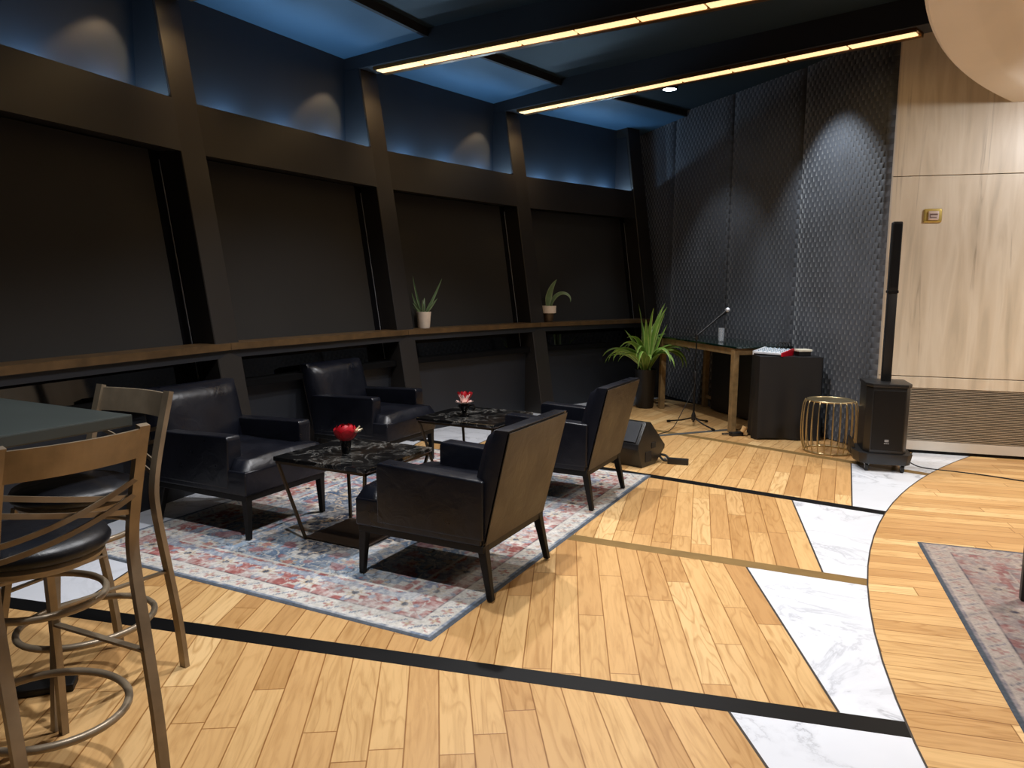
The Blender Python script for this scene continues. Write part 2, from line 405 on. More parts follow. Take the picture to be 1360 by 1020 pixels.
def tube(bm, pts, r, n=8, closed=False, mi=0, flat=None, up=(0,0,1)):
    pts = [Vector(p) for p in pts]; rings = []; m = len(pts)
    rad = r if isinstance(r, (list, tuple)) else [r]*m
    prev = None
    for i, p in enumerate(pts):
        if closed: t = pts[(i+1)%m]-pts[i-1]
        else: t = pts[min(i+1,m-1)]-pts[max(i-1,0)]
        t.normalize()
        if prev is None:
            u = Vector(up).cross(t)
            if u.length < 1e-3: u = Vector((1,0,0)).cross(t)
        else: u = prev - t*prev.dot(t)
        u.normalize(); v = t.cross(u); prev = u
        rx = rad[i]; ry = rad[i] if flat is None else rad[i]*flat
        rings.append([bm.verts.new(p+u*(rx*math.cos(2*PI*(k+.5)/n))+v*(ry*math.sin(2*PI*(k+.5)/n))) for k in range(n)])
    for i in range(m if closed else m-1):
        a, b = rings[i], rings[(i+1)%m]
        for k in range(n):
            f = bm.faces.new((a[k], a[(k+1)%n], b[(k+1)%n], b[k])); f.material_index = mi
    if not closed:
        bm.faces.new(rings[0][::-1]).material_index = mi; bm.faces.new(rings[-1]).material_index = mi
def bar(bm, p, q, wx, wy, up=(0,0,1)):     # rectangular bar from p to q
    tube(bm, [p, q], [wx*.7071]*2, 4, flat=wy/wx, up=up)
def smooth_path(pts, n=6):
    P = [Vector(p) for p in pts]; out = []
    for i in range(len(P)-1):
        p0 = P[max(i-1,0)]; p1 = P[i]; p2 = P[i+1]; p3 = P[min(i+2,len(P)-1)]
        for k in range(n):
            t = k/n
            out.append(.5*((2*p1)+(-p0+p2)*t+(2*p0-5*p1+4*p2-p3)*t*t+(-p0+3*p1-3*p2+p3)*t**3))
    out.append(P[-1]); return out
def struct(o): o['kind'] = 'structure'; return o

# ================================================================ FLOOR
floor = struct(thing('floor'))
bm = bmn(); box(bm, -8, 9, -4, 14, -.10, -.012); obj('subfloor', bm, M['seam'], floor)
def add_poly(bm, pts, uvfn=None):
    vs_ = [bm.verts.new(p) for p in pts]; f = bm.faces.new(vs_)
    if f.normal.z < 0 or (f.normal_update() or f.normal.z < 0): f.normal_flip()
    if uvfn:
        uvl = bm.loops.layers.uv.get('UVMap') or bm.loops.layers.uv.new('UVMap')
        for l in f.loops: l[uvl].uv = uvfn(l.vert.co)
def isect(p, d, q, e):
    det = d.x*(-e.y)+e.x*d.y
    t = ((q.x-p.x)*(-e.y)+e.x*(q.y-p.y))/det
    return p+d*t
SW = .052     # half width of the radial inlays
R0 = 5.533*EYE
def offs(k, sgn):        # the spoke line k shifted sideways by the strip's half width
    th = math.radians(TH(k)); u = Vector((math.cos(th), math.sin(th), 0)); n = Vector((-u.y, u.x, 0))
    return Vector((CX,CY,0))+n*(sgn*SW), u
def on_off(k, sgn, r):
    c, u = offs(k, sgn); return c+u*math.sqrt(r*r-SW*SW)
KF = range(-3, 4)
for k in KF:
    A = PT(8.79, TH(k)); B = PT(9.21, TH(k+1)); d = (B-A).normalized(); nrm = Vector((-d.y,d.x,0))
    c1, u1 = offs(k, -1); c2, u2 = offs(k+1, 1)
    a1 = isect(A, d, c1, u1); a2 = isect(A, d, c2, u2)
    O_ = PT(12.2, TH(k)+.9*0); b1 = isect(O_, d, c1, u1); b2 = isect(O_, d, c2, u2)
    bm = bmn(); uvf = lambda co, A=A, d=d, nrm=nrm, k=k: ((co-A).dot(d)+k*3.7, (co-A).dot(nrm)+k*11*.118)
    add_poly(bm, [a1,a2,b2,b1], uvf); obj('parquet_field', bm, M['oak'], floor)
    # inner marble
    inn = [on_off(k,-1,R0)]+[PT(R0, TH(k)+DT*f) for f in [i/10 for i in range(1,10)]]+[on_off(k+1,1,R0)]
    bm = bmn(); add_poly(bm, inn+[a2,a1]); obj('marble_inlay', bm, M['white_marble'], floor)
    # outer marble, up to the wall
    e1 = on_off(k,-1,13.3); e2 = on_off(k+1,1,13.3)
    bm = bmn(); add_poly(bm, [b1,b2,e2,e1]); obj('marble_inlay', bm, M['white_marble'], floor)
    bm = bmn()
    for (p, q) in ((a1,a2),(b1,b2)):
        h = nrm*.005; z = Vector((0,0,.0012)); add_poly(bm, [p-h+z,q-h+z,q+h+z,p+h+z])
    obj('dark_joint', bm, M['seam'], floor)
for k in range(-3, 5):
    bm = bmn(); z = Vector((0,0,0.0006))
    prism(bm, [on_off(k,-1,R0)-z*10,on_off(k,1,R0)-z*10,on_off(k,1,13.3)-z*10,on_off(k,-1,13.3)-z*10],[on_off(k,-1,R0)+z,on_off(k,1,R0)+z,on_off(k,1,13.3)+z,on_off(k,-1,13.3)+z])
    obj('radial_inlay', bm, M['black_strip'] if k % 2 == 0 else M['brass_strip'], floor)
# the round centre of boards, its boards running one way
bm = bmn(); dd = Vector((.965,-.26,0)).normalized(); nn = Vector((-dd.y,dd.x,0))
ring = [PT(R0, a) for a in np.arange(80, 262, 2.0)] + [Vector((9,-4,0)), Vector((9,9,0))]
add_poly(bm, ring, lambda co: ((co.dot(dd))+50, co.dot(nn)+40)); obj('parquet_disc', bm, M['oak'], floor)
bm = bmn()
for a in np.arange(100, 230, 2.0):
    z = Vector((0,0,.0013)); add_poly(bm, [PT(R0-.004,a)+z, PT(R0-.004,a+2)+z, PT(R0+.004,a+2)+z, PT(R0+.004,a)+z])
obj('circle_joint', bm, M['seam'], floor)

# ================================================================ WINDOW WALL (posts lean outward)
LEAN = .185
def rf(z): return 12.80+LEAN*z
def bay(bm, k, prof, t0=0.0, t1=0.0, mi=0):   # profile (r,z) swept between post k and post k+1; t0/t1 metres kept free at each end
    def row(th, sh):
        th_ = math.radians(th); n = Vector((-math.sin(th_), math.cos(th_), 0)); return [PT(r, th, z)+n*sh for r, z in prof]
    prism(bm, row(TH(k), -t0), row(TH(k+1), t1), mi)
def radial_box(bm, k, prof, hw, sh=0.0, bev=0):      # profile (r,z) given thickness across the spoke
    th = math.radians(TH(k)); n = Vector((-math.sin(th), math.cos(th), 0))
    b2 = bmesh.new(); prism(b2, [PT(r,TH(k),z)+n*(sh-hw) for r,z in prof], [PT(r,TH(k),z)+n*(sh+hw) for r,z in prof]); merge(bm, b2, bev, 1)
HW = .12; ZB = 3.63
ti = 1
for k in range(-2, 5):
    t = struct(thing('trim_%d' % ti)); ti += 1
    bm = bmn(); radial_box(bm, k, [(rf(0),0),(13.80,0),(13.95,ZB if k < 4 else 3.78),(rf(ZB),ZB if k < 4 else 3.78)], HW, bev=.006); obj('leaning_post', bm, M['post'], t)
    bm = bmn(); radial_box(bm, k, [(rf(2.9)+.012,2.88),(13.69,2.88),(13.69,ZB),(rf(ZB)+.012,ZB)], HW+.004); obj('side_cheek', bm, M['cheek'], t)
    if k <= 3:
        bm = bmn(); radial_box(bm, k, [(8.45,ZB),(13.9,ZB),(13.9,3.92),(8.45,3.92)], HW, bev=.004); obj('ceiling_beam', bm, M['beam'], t)
wall = struct(thing('wall_left'))
for k in range(-2, 4):
    t0, t1 = HW-.01, HW-.01
    bm = bmn(); bay(bm, k, [(13.10,0),(13.35,0),(13.35,.74),(13.10,.74)], t0, t1); obj('low_wall', bm, M['wall_blk'], wall)
    bm = bmn(); bay(bm, k, [(13.02,.74),(13.35,.74),(13.35,.79),(13.02,.79)], t0, t1); obj('window_sill', bm, M['sill'], wall)
    bm = bmn(); bay(bm, k, [(rf(2.49),2.49),(rf(2.49)+.08,2.49),(rf(2.87)+.08,2.87),(rf(2.87),2.87)], t0, t1); obj('transom_board', bm, M['post'], wall)
    bm = bmn(); bay(bm, k, [(rf(2.49)+.07,2.50),(13.75,2.50),(13.75,2.58),(rf(2.49)+.07,2.58)], t0, t1); obj('cove_tray', bm, M['post'], wall)
    bm = bmn(); bay(bm, k, [(13.68,2.5),(13.80,2.5),(13.80,3.80),(13.68,3.80)], t0, t1); obj('clerestory_panel', bm, M['navy'], wall)
    wn = struct(thing('window_%d' % (k+3)))
    f = lambda z, o=0: 13.02+LEAN*z+o
    bm = bmn(); bay(bm, k, [(f(.79),.79),(f(.79,.03),.79),(f(2.5,.03),2.5),(f(2.5),2.5)], t0, t1); obj('glass_pane', bm, M['pane'], wn)
    bm = bmn(); bay(bm, k, [(f(1.0,-.05),1.0),(f(1.0,-.045),1.0),(f(2.49,-.045),2.49),(f(2.49,-.05),2.49)], .16, .26); obj('roller_shade', bm, M['shade'], wn)
    bm = bmn(); bay(bm, k, [(f(1.0,-.054),1.0),(f(1.0,-.04),1.0),(f(1.0,-.04),.98),(f(1.0,-.054),.98)], .16, .26); obj('hem_bar', bm, M['frame'], wn)
    # thin guide beside the far post of the bay
    th = math.radians(TH(k+1)); n = Vector((-math.sin(th), math.cos(th), 0))
    bm = bmn(); tube(bm, [PT(f(.8,-.004),TH(k+1),.8)+n*.135, PT(f(2.44,-.004),TH(k+1),2.44)+n*.135], .004, 4); obj('shade_guide', bm, M['bright_edge'], wn)
# ---------------------------------------------------------------- ceiling
ceil = struct(thing('ceiling'))
for k in range(-2, 4):
    e1_ = HW-.01 if k < 3 else -.7
    bm = bmn(); bay(bm, k, [(12.64,3.79),(13.75,3.745),(13.75,3.80),(12.64,3.84)], HW-.01, e1_); obj('blue_soffit', bm, M['soffit'], ceil)
    bm = bmn(); bay(bm, k, [(12.60,3.785),(12.64,3.785),(12.64,3.90),(12.60,3.90)], HW-.01, e1_); obj('soffit_edge', bm, M['beam'], ceil)
    bm = bmn(); bay(bm, k, [(8.4,3.86),(12.62,3.86),(12.62,3.95),(8.4,3.95)], HW-.01, e1_); obj('ceiling_panel', bm, M['teal'], ceil)
# cream dome soffit over the centre
bm = bmn(); prof = [(8.52,3.92),(8.52,3.20),(8.50,3.185),(8.30,3.185),(8.24,3.20),(8.12,3.30),(8.04,3.33),(7.6,3.345),(6.0,3.36),(.01,3.37)]
rings = []
angs = np.arange(96, 270, 1.5)
for r, z in prof: rings.append([bm.verts.new(PT(r, a, z)) for a in angs])
for a, b in zip(rings, rings[1:]):
    for i in range(len(angs)-1): bm.faces.new((a[i],a[i+1],b[i+1],b[i]))
o = obj('dome_soffit', bm, M['cream'], ceil, smooth=30)

# ================================================================ STONE WALL (right)
W0 = Vector((3.50,7.25,0)); wd = Vector((.9563,-.2924,0)); WY = math.atan2(wd.y, wd.x)
wr = struct(thing('wall_right', W0, WY))
def wbox(name, x0, x1, z0, z1, d0, d1, mat, bev=0):
    bm = bmn(); box(bm, x0, x1, d0, d1, z0, z1, bev); return obj(name, bm, mat, wr)
wbox('stone_slab', 0, 3.4, .735, 2.572, 0, .12, M['stone'], .003)
wbox('stone_slab', 0, 3.4, 2.578, 3.95, 0, .12, M['stone'], .003)
wbox('ledge_strip', .0, 3.4, .625, .728, -.004, .12, M['stone'], .003)
wbox('plinth', 0, 3.4, .03, .12, 0, .12, M['stone_base'])
wbox('toe_reveal', 0, 3.4, -.01, .03, .01, .12, M['black_strip'])
wbox('edge_trim', -.035, 0, 0, 3.95, -.01, .12, M['stone_base'])
bm = bmn(); box(bm, .02, 3.4, .04, .10, .12, .625); g_ = obj('vent_grille', bm, M['grille_dark'], wr)
bm = bmn()
for i in range(31):
    z = .125+i*.0162; extrude_xz(bm, [], 0, 0) if False else hexa(bm, [(.0,.0,z),(3.4,.0,z),(3.4,.03,z+.004),(.0,.03,z+.004)], [(.0,.0,z+.008),(3.4,.0,z+.008),(3.4,.03,z+.013),(.0,.03,z+.013)])
obj('louvre_slats', bm, M['grille'], g_)

# fire alarm on the stone
fa = thing('fire_alarm', W0+wd*.352+Vector((0,0,2.215)), WY, 'small gold square fire alarm with a silver lens on the beige stone wall', 'fire alarm')
bm = bmn(); box(bm, -.075, .075, -.022, 0, -.062, .062, .012, 3); obj('back_plate', bm, M['alarm_gold'], fa, True)
bm = bmn(); box(bm, -.042, .046, -.045, -.02, -.042, .04, .012, 3); ln = obj('lens', bm, M['alarm_lens'], fa, True)
bm = bmn(); box(bm, -.03, .034, -.047, -.044, .002, .016); box(bm, -.026, .026, -.047, -.044, -.022, -.014); box(bm,-.03,-.024,-.047,-.044,-.022,.002); obj('lens_mark', bm, M['alarm_mark'], ln)

# ================================================================ QUILTED WALL
QP = [Vector((3.475,7.225,0)), Vector((3.125,8.46,0)), Vector((2.690,9.60,0)), Vector((2.235,10.78,0)), Vector((1.80,11.92,0))]
back = struct(thing('wall_back'))
bm = bmn(); a, b = Vector((3.56,7.20,0)), Vector((1.74,12.3,0)); off_ = Vector((.25,.09,0)); u_ = Vector((.09,.03,0))
prism(bm, [a+u_,b+u_,b+off_+u_,a+off_+u_], [p+Vector((0,0,3.95)) for p in (a+u_,b+u_,b+off_+u_,a+off_+u_)]); obj('backing_wall', bm, M['wall_blk'], back)
plab = ['narrow dark quilted wall panel in the far corner behind the tall plant','quilted black wall panel behind the desk, left of the microphone','quilted black wall panel rising behind the mixer and the desk end','wide brightly spotlit quilted wall panel beside the beige stone wall']
for i in range(4):
    p, q = QP[i], QP[i+1]; d = (q-p); L = d.length; d.normalize()
    pn = thing('acoustic_wall_panel', p, math.atan2(d.y,d.x), plab[3-i], 'wall panel', 'quilted acoustic panels')
    bm = bmn(); uvl = bm.loops.layers.uv.new('UVMap')
    # cushion with softly rolled edges: front is local +y (towards the room)
    xs = [0,.004,.015,.035]+[.035+(L-.07)*t/10 for t in range(1,10)]+[L-.035,L-.015,L-.004,L]
    dep = lambda x: .055*min(1, (min(x, L-x)/.035+.0))**.5
    prev = None
    for x in xs:
        y = dep(x); col = [bm.verts.new((x, y, z)) for z in (0.01,3.86)]
        if prev:
            f = bm.faces.new((prev[0],col[0],col[1],prev[1]))
            for l in f.loops: l[uvl].uv = (l.vert.co.x+i*.37, l.vert.co.z)
        prev = col
    obj('padded_face', bm, M['quilt'], pn, smooth='all')
# room-side normals of those panels: local +y points outward of the room, so mirror the depth
for o in [x for x in bpy.data.objects if x.name.startswith('padded_face')]:
    d = o.parent.rotation_euler.z; n = Vector((-math.sin(d), math.cos(d)))
    if n.x > 0:
        for v in o.data.vertices: v.co.y = -v.co.y

# ================================================================ LED BARS UNDER THE BEAMS, DOWNLIGHTS
led_lab = {0:'glowing warm light bar under the beam at the far left edge',1:'warm light bar ending above the leftmost leaning post in view',2:'long glowing warm light bar under the nearer ceiling beam',3:'long glowing warm light bar under the far ceiling beam, reaching the cream disc'}
for k in range(1, 4):
    th = TH(k); t = thing('led_light_bar', PT(8.9,th,3.60), math.radians(th), led_lab[k], 'light', 'light bars under the ceiling beams')
    bm = bmn(); box(bm, 0, 4.42, -.09, .09, .012, .03); box(bm, 0, 4.42, .078, .084, 0, .015); box(bm, 0, 4.42, -.09, -.035, -.008, .015); obj('channel', bm, M['bronze'], t)
    for i in range(8):
        bm = bmn(); box(bm, .02+i*.55, .02+i*.55+.525, -.025, .070, -.006, .01, .003, 1); obj('diffuser', bm, M['led'], t)
def downlight(p, label, mat):
    t = thing('recessed_downlight', p, 0, label, 'light')
    bm = bmn(); lathe(bm, [(.092,.03),(.092,0),(.076,0),(.074,.02)], 32); obj('trim_ring', bm, M['blk_metal'], t, True)
    bm = bmn(); lathe(bm, [(0,.001),(.075,.001),(.075,.02),(0,.02)], 32); obj('lens', bm, mat, t)
downlight(PT(11.93,131.54,3.83), 'bright white round downlight in the dark ceiling above the desk', M['lamp'])

# ================================================================ SHELF along the windows
shl = {-1:'walnut-edged shelf board in the window bay left of the bar stools',0:'walnut-edged shelf board under the leftmost black shade',1:'walnut-edged shelf board behind the two dark armchairs',2:'walnut-edged shelf board carrying the small white plant pot',3:'walnut-edged shelf board in the last bay, ending by the tall plant'}
for k in range(0, 4):
    a = .0; bm = bmn()
    bay(bm, k, [(12.965,1.045),(13.17,1.045),(13.17,1.095),(12.965,1.095)], .0, .004)
    t = thing('wall_shelf', (0,0,0), 0, shl[k], 'shelf', 'shelf boards along the windows')
    # front boards pass in front of the posts
    obj('board', bm, M['shelfwood'], t)
    bm = bmn(); bay(bm, k, [(12.99,.985),(13.17,.985),(13.17,1.045),(12.99,1.045)], .0, .004); obj('apron', bm, M['wall_blk'], t)

# ================================================================ ARMCHAIR  (front = +x)
def armchair(label):
    t = thing('lounge_armchair', (0,0,0), 0, label, 'armchair', 'black leather lounge armchairs')
    def leg(x, y, dx, dy):
        bm = bmn(); h = .024; g = .015
        top = [(x-h,y-h,.275),(x+h,y-h,.275),(x+h,y+h,.275),(x-h,y+h,.275)]
        X, Y = x+dx, y+dy
        bot = [(X-g,Y-g,0),(X+g,Y-g,0),(X+g,Y+g,0),(X-g,Y+g,0)]
        hexa(bm, bot, top, .003, 1); obj('leg', bm, M['darkwood'], t)
    leg(.375,.325,.015,.005); leg(.375,-.325,.015,-.005); leg(-.335,.315,-.06,.02); leg(-.335,-.315,-.06,-.02)
    bm = bmn(); box(bm, -.36, .40, -.352, .352, .235, .275, .004, 1); obj('base_frame', bm, M['darkwood'], t)
    # lower body with front nose
    bm = bmn(); box(bm, -.35, .41, -.362, .362, .272, .42, .012, 3); obj('seat_base', bm, M['leather'], t, True)
    # seat cushion: full width at the nose, narrow between the arms
    bm = bmn(); b2 = bmn()
    nx, ny = 22, 18
    grid = {}
    for i in range(nx+1):
        for j in range(ny+1):
            x = -.30+.71*i/nx
            hw = .362 if x > .265 else .262
            y = -hw+2*hw*j/ny
            ex = min(1, (.41-x)/.035) if x > .3 else 1; ey = min(1, (hw-abs(y))/.03)
            z = .405+.075*(max(0,ex)**.45)*(max(0,ey)**.4) if True else 0
            z += .012*(1-(y/.35)**2) + .004*mnoise.noise(Vector((x*9,y*9,1.3)))
            grid[i,j] = b2.verts.new((x,y,z))
    for i in range(nx):
        for j in range(ny): b2.faces.new((grid[i,j],grid[i+1,j],grid[i+1,j+1],grid[i,j+1]))
    me = bpy.data.meshes.new('tmp'); b2.to_mesh(me); b2.free(); bm.from_mesh(me)
    obj('seat_cushion', bm, M['leather'], t, smooth='all')
    for s in (1,-1):
        bm = bmn(); b2 = bmesh.new()
        y0, y1 = (.255,.364) if s > 0 else (-.364,-.255)
        pr = [(-.36,.30),(.27,.30),(.275,.60),(.262,.622),(-.36,.600)]
        extrude_xz(bm, pr, y0, y1, .012, 3)
        obj('armrest', bm, M['leather'], t, True)
    # backrest, slightly flared and leaning, pillowed front
    bm = bmn(); n = 14
    def bx_(u, v, side):     # u across -1..1, v up 0..1
        z = .272+.585*v; hw = .345+.008*v
        lean = -.31-.135*v
        th_ = .125*(1-.15*v)
        e = max(0, 1-abs(u)**6)**.5*max(0, 1-abs(2*v-1)**8)**.5
        if side == 0: return Vector((lean+ .0 + th_*.25+ th_*.75*e + .004*mnoise.noise(Vector((u*3,v*4,side))), u*hw, z))
        return Vector((lean-.045-.006*e, u*hw, z))
    for side in (0,1):
        g = [[bm.verts.new(bx_(-1+2*i/n, j/n, side)) for j in range(n+1)] for i in range(n+1)]
        for i in range(n):
            for j in range(n): bm.faces.new((g[i][j],g[i+1][j],g[i+1][j+1],g[i][j+1]))
        if side == 0: G0 = g
        else: G1 = g
    def rim(g): return [g[i][0] for i in range(n+1)]+[g[n][j] for j in range(1,n+1)]+[g[i][n] for i in range(n-1,-1,-1)]+[g[0][j] for j in range(n-1,0,-1)]
    r0, r1 = rim(G0), rim(G1)
    for i in range(len(r0)): bm.faces.new((r0[i], r0[(i+1)%len(r0)], r1[(i+1)%len(r1)], r1[i]))
    obj('backrest', bm, M['leather'], t, smooth=50)
    bm = bmn(); b2 = bmesh.new()
    P0 = lambda v, y, o_: (-.31-.135*v-.045-.006-o_, y, .272+.585*v)
    prism(b2, [P0(.0,-.343,0),P0(.0,.343,0),P0(.985,.351,0),P0(.985,-.351,0)], [P0(.0,-.343,.005),P0(.0,.343,.005),P0(.985,.351,.005),P0(.985,-.351,.005)]); merge(bm, b2, .003, 1)
    obj('back_panel', bm, M['backpanel'], t)
    return t
FA = YAW       # +x of the chair along +a
ch = armchair('black leather armchair beside the bar table, back to the leftmost window')
ch.location = AB(-3.80,3.60,.0085); ch.rotation_euler.z = YAW
dup(ch, AB(-4.01,5.30,.0085), YAW, 'navy-black leather armchair in the back corner, in front of the second window')
dup(ch, AB(-2.09,3.50,.0085), YAW+PI, 'black leather armchair nearest the camera, brown-lit back turned to us')
dup(ch, AB(-2.20,5.17,.0085), YAW+PI, 'black leather armchair in front of the stage monitor, back turned to the open floor')

# ================================================================ LOW MARBLE TABLES
def coffee_table(label, seed):
    t = thing('marble_coffee_table', (0,0,0), 0, label, 'coffee table', 'square black marble coffee tables')
    bm = bmn(); box(bm, -.34, .34, -.34, .34, .495, .52, .003, 1); obj('marble_top', bm, M['black_marble'], t)
    bm = bmn()
    for x0,x1,y0,y1 in ((-.33,.33,-.33,-.315),(-.33,.33,.315,.33),(-.33,-.315,-.33,.33),(.315,.33,-.33,.33)): box(bm,x0,x1,y0,y1,.478,.496)
    obj('top_frame', bm, M['tablemetal'], t)
    for sx in (-1,1):
        for sy in (-1,1):
            bm = bmn(); hexa(bm, [(sx*.215-.008,sy*.215-.008,0),(sx*.215+.008,sy*.215-.008,0),(sx*.215+.008,sy*.215+.008,0),(sx*.215-.008,sy*.215+.008,0)],
                 [(sx*.32-.008,sy*.32-.008,.48),(sx*.32+.008,sy*.32-.008,.48),(sx*.32+.008,sy*.32+.008,.48),(sx*.32-.008,sy*.32+.008,.48)])
            obj('leg', bm, M['tablemetal'], t)
    bm = bmn(); box(bm, -.215, .215, -.215, .215, .004, .014, .002, 1); obj('base_plate', bm, M['baseplate'], t)
    return t
ct = coffee_table('square black marble coffee table carrying the red rose', 0)
ct.location = AB(-2.91,3.66,.0085); ct.rotation_euler.z = YAW
dup(ct, AB(-2.93,5.20,.0085), YAW, 'square black marble coffee table carrying the red and white flower')

def petal(bm, base, direction, length, width, curl, droop=0.0, mi=0, tip=1.0):
    d = Vector(direction).normalized(); side = d.cross(Vector((0,0,1)))
    if side.length < .01: side = Vector((1,0,0))
    side.normalize(); up = side.cross(d).normalized(); n = 5; m = 4; prev = None
    for i in range(n+1):
        t = i/n; wv = width*math.sin(PI*min(1,(t*.85+.12)))**.8*(1 if t < 1 else .35*tip)
        c = Vector(base)+d*(length*t)+up*(curl*t*t)+Vector((0,0,-droop*t*t))
        row = [bm.verts.new(c+side*(wv*(j/m-.5))+up*(.25*width*((2*j/m-1)**2))) for j in range(m+1)]
        if prev:
            for j in range(m): bm.faces.new((prev[j],prev[j+1],row[j+1],row[j])).material_index = mi
        prev = row
def shell(bm, c, R, az, span, e0, e1, flare, n=6, m=7):      # one cupped petal: a patch of a sphere with a rolled rim
    g = []
    for i in range(n+1):
        t = i/n; el = e0+(e1-e0)*t; row = []
        for j in range(m+1):
            u = 2*j/m-1; w_ = span*(.55+.45*math.sin(PI*min(1,.25+t*.6)))*(1 if t < .8 else 1-.5*(t-.8)/.2)
            a = az+u*w_; rr_ = R*(1+flare*t*t*t)*(1+.05*u*u); zz = math.sin(el)-.10*u*u*t
            row.append(bm.verts.new(Vector(c)+Vector((math.cos(a)*math.cos(el)*rr_, math.sin(a)*math.cos(el)*rr_, zz*R))))
        g.append(row)
    for i in range(n):
        for j in range(m): bm.faces.new((g[i][j],g[i][j+1],g[i+1][j+1],g[i+1][j]))
def rose(bm, c, R):
    for layer, (n, r, sp, e1, fl) in enumerate(((2,.26,1.3,1.25,.0),(3,.42,1.0,1.12,.05),(4,.60,.8,.95,.10),(5,.78,.75,.85,.04),(6,.95,.66,.62,.08),(6,1.02,.66,.30,.14))):
        for i in range(n):
            shell(bm, (c[0],c[1],c[2]+.25*R*(5-layer)/5), R*r*(1 if layer > 1 else 1), 2*PI*i/n+layer*.8, sp, -1.2, e1, fl)
vs1 = thing('rose_vase', AB(-2.93,3.60,.5285), 0, 'small black vase holding one red rose on the nearer marble table', 'vase')
bm = bmn(); lathe(bm, [(0,0),(.022,0),(.026,.01),(.034,.075),(.036,.085),(.031,.085),(.024,.02),(0,.015)], 24); obj('vase', bm, M['vase'], vs1, True)
bm = bmn(); rose(bm, (0,0,.136), .062); obj('rose_bloom', bm, M['red'], vs1, smooth='all')
bm = bmn()
for a, e in ((-.1,.9),(.35,.3),(-.5,.25)): petal(bm, (.05,-.01,.125), (math.cos(a), math.sin(a), e), .06, .034, .004)
obj('white_side_petals', bm, M['white_petal'], vs1, smooth='all')
vs2 = thing('flower_bowl', AB(-2.98,5.10,.5285), 0, 'small black bowl with a red and white star flower on the farther marble table', 'vase')
bm = bmn(); lathe(bm, [(0,0),(.036,0),(.038,.008),(.016,.025),(.02,.04),(.046,.075),(.05,.088),(.045,.088),(0,.05)], 24)
tube(bm, [(.045,0,.085),(.075,-.01,.09),(.085,-.02,.065),(.065,-.02,.05),(.04,-.01,.06)], .006, 6); obj('vase', bm, M['vase'], vs2, True)
bm = bmn()
for i in range(9):
    a = 2*PI*i/9; petal(bm, (math.cos(a)*.02, math.sin(a)*.02, .095), (math.cos(a),math.sin(a),.25), .055, .032, .006)
for i in range(6):
    a = 2*PI*i/6+.3; petal(bm, (math.cos(a)*.012, math.sin(a)*.012, .10), (math.cos(a)*.7,math.sin(a)*.6-.1,1.25), .078, .030, .002)
obj('white_petals', bm, M['pink_petal'], vs2, smooth='all')
bm = bmn()
for i in range(9):
    a = 2*PI*i/9; petal(bm, (math.cos(a)*.018+.0, math.sin(a)*.012+.035, .10), (math.cos(a),math.sin(a)*.5+.3,1.3), .09, .06, .01)
obj('red_petals', bm, M['red'], vs2, smooth='all')

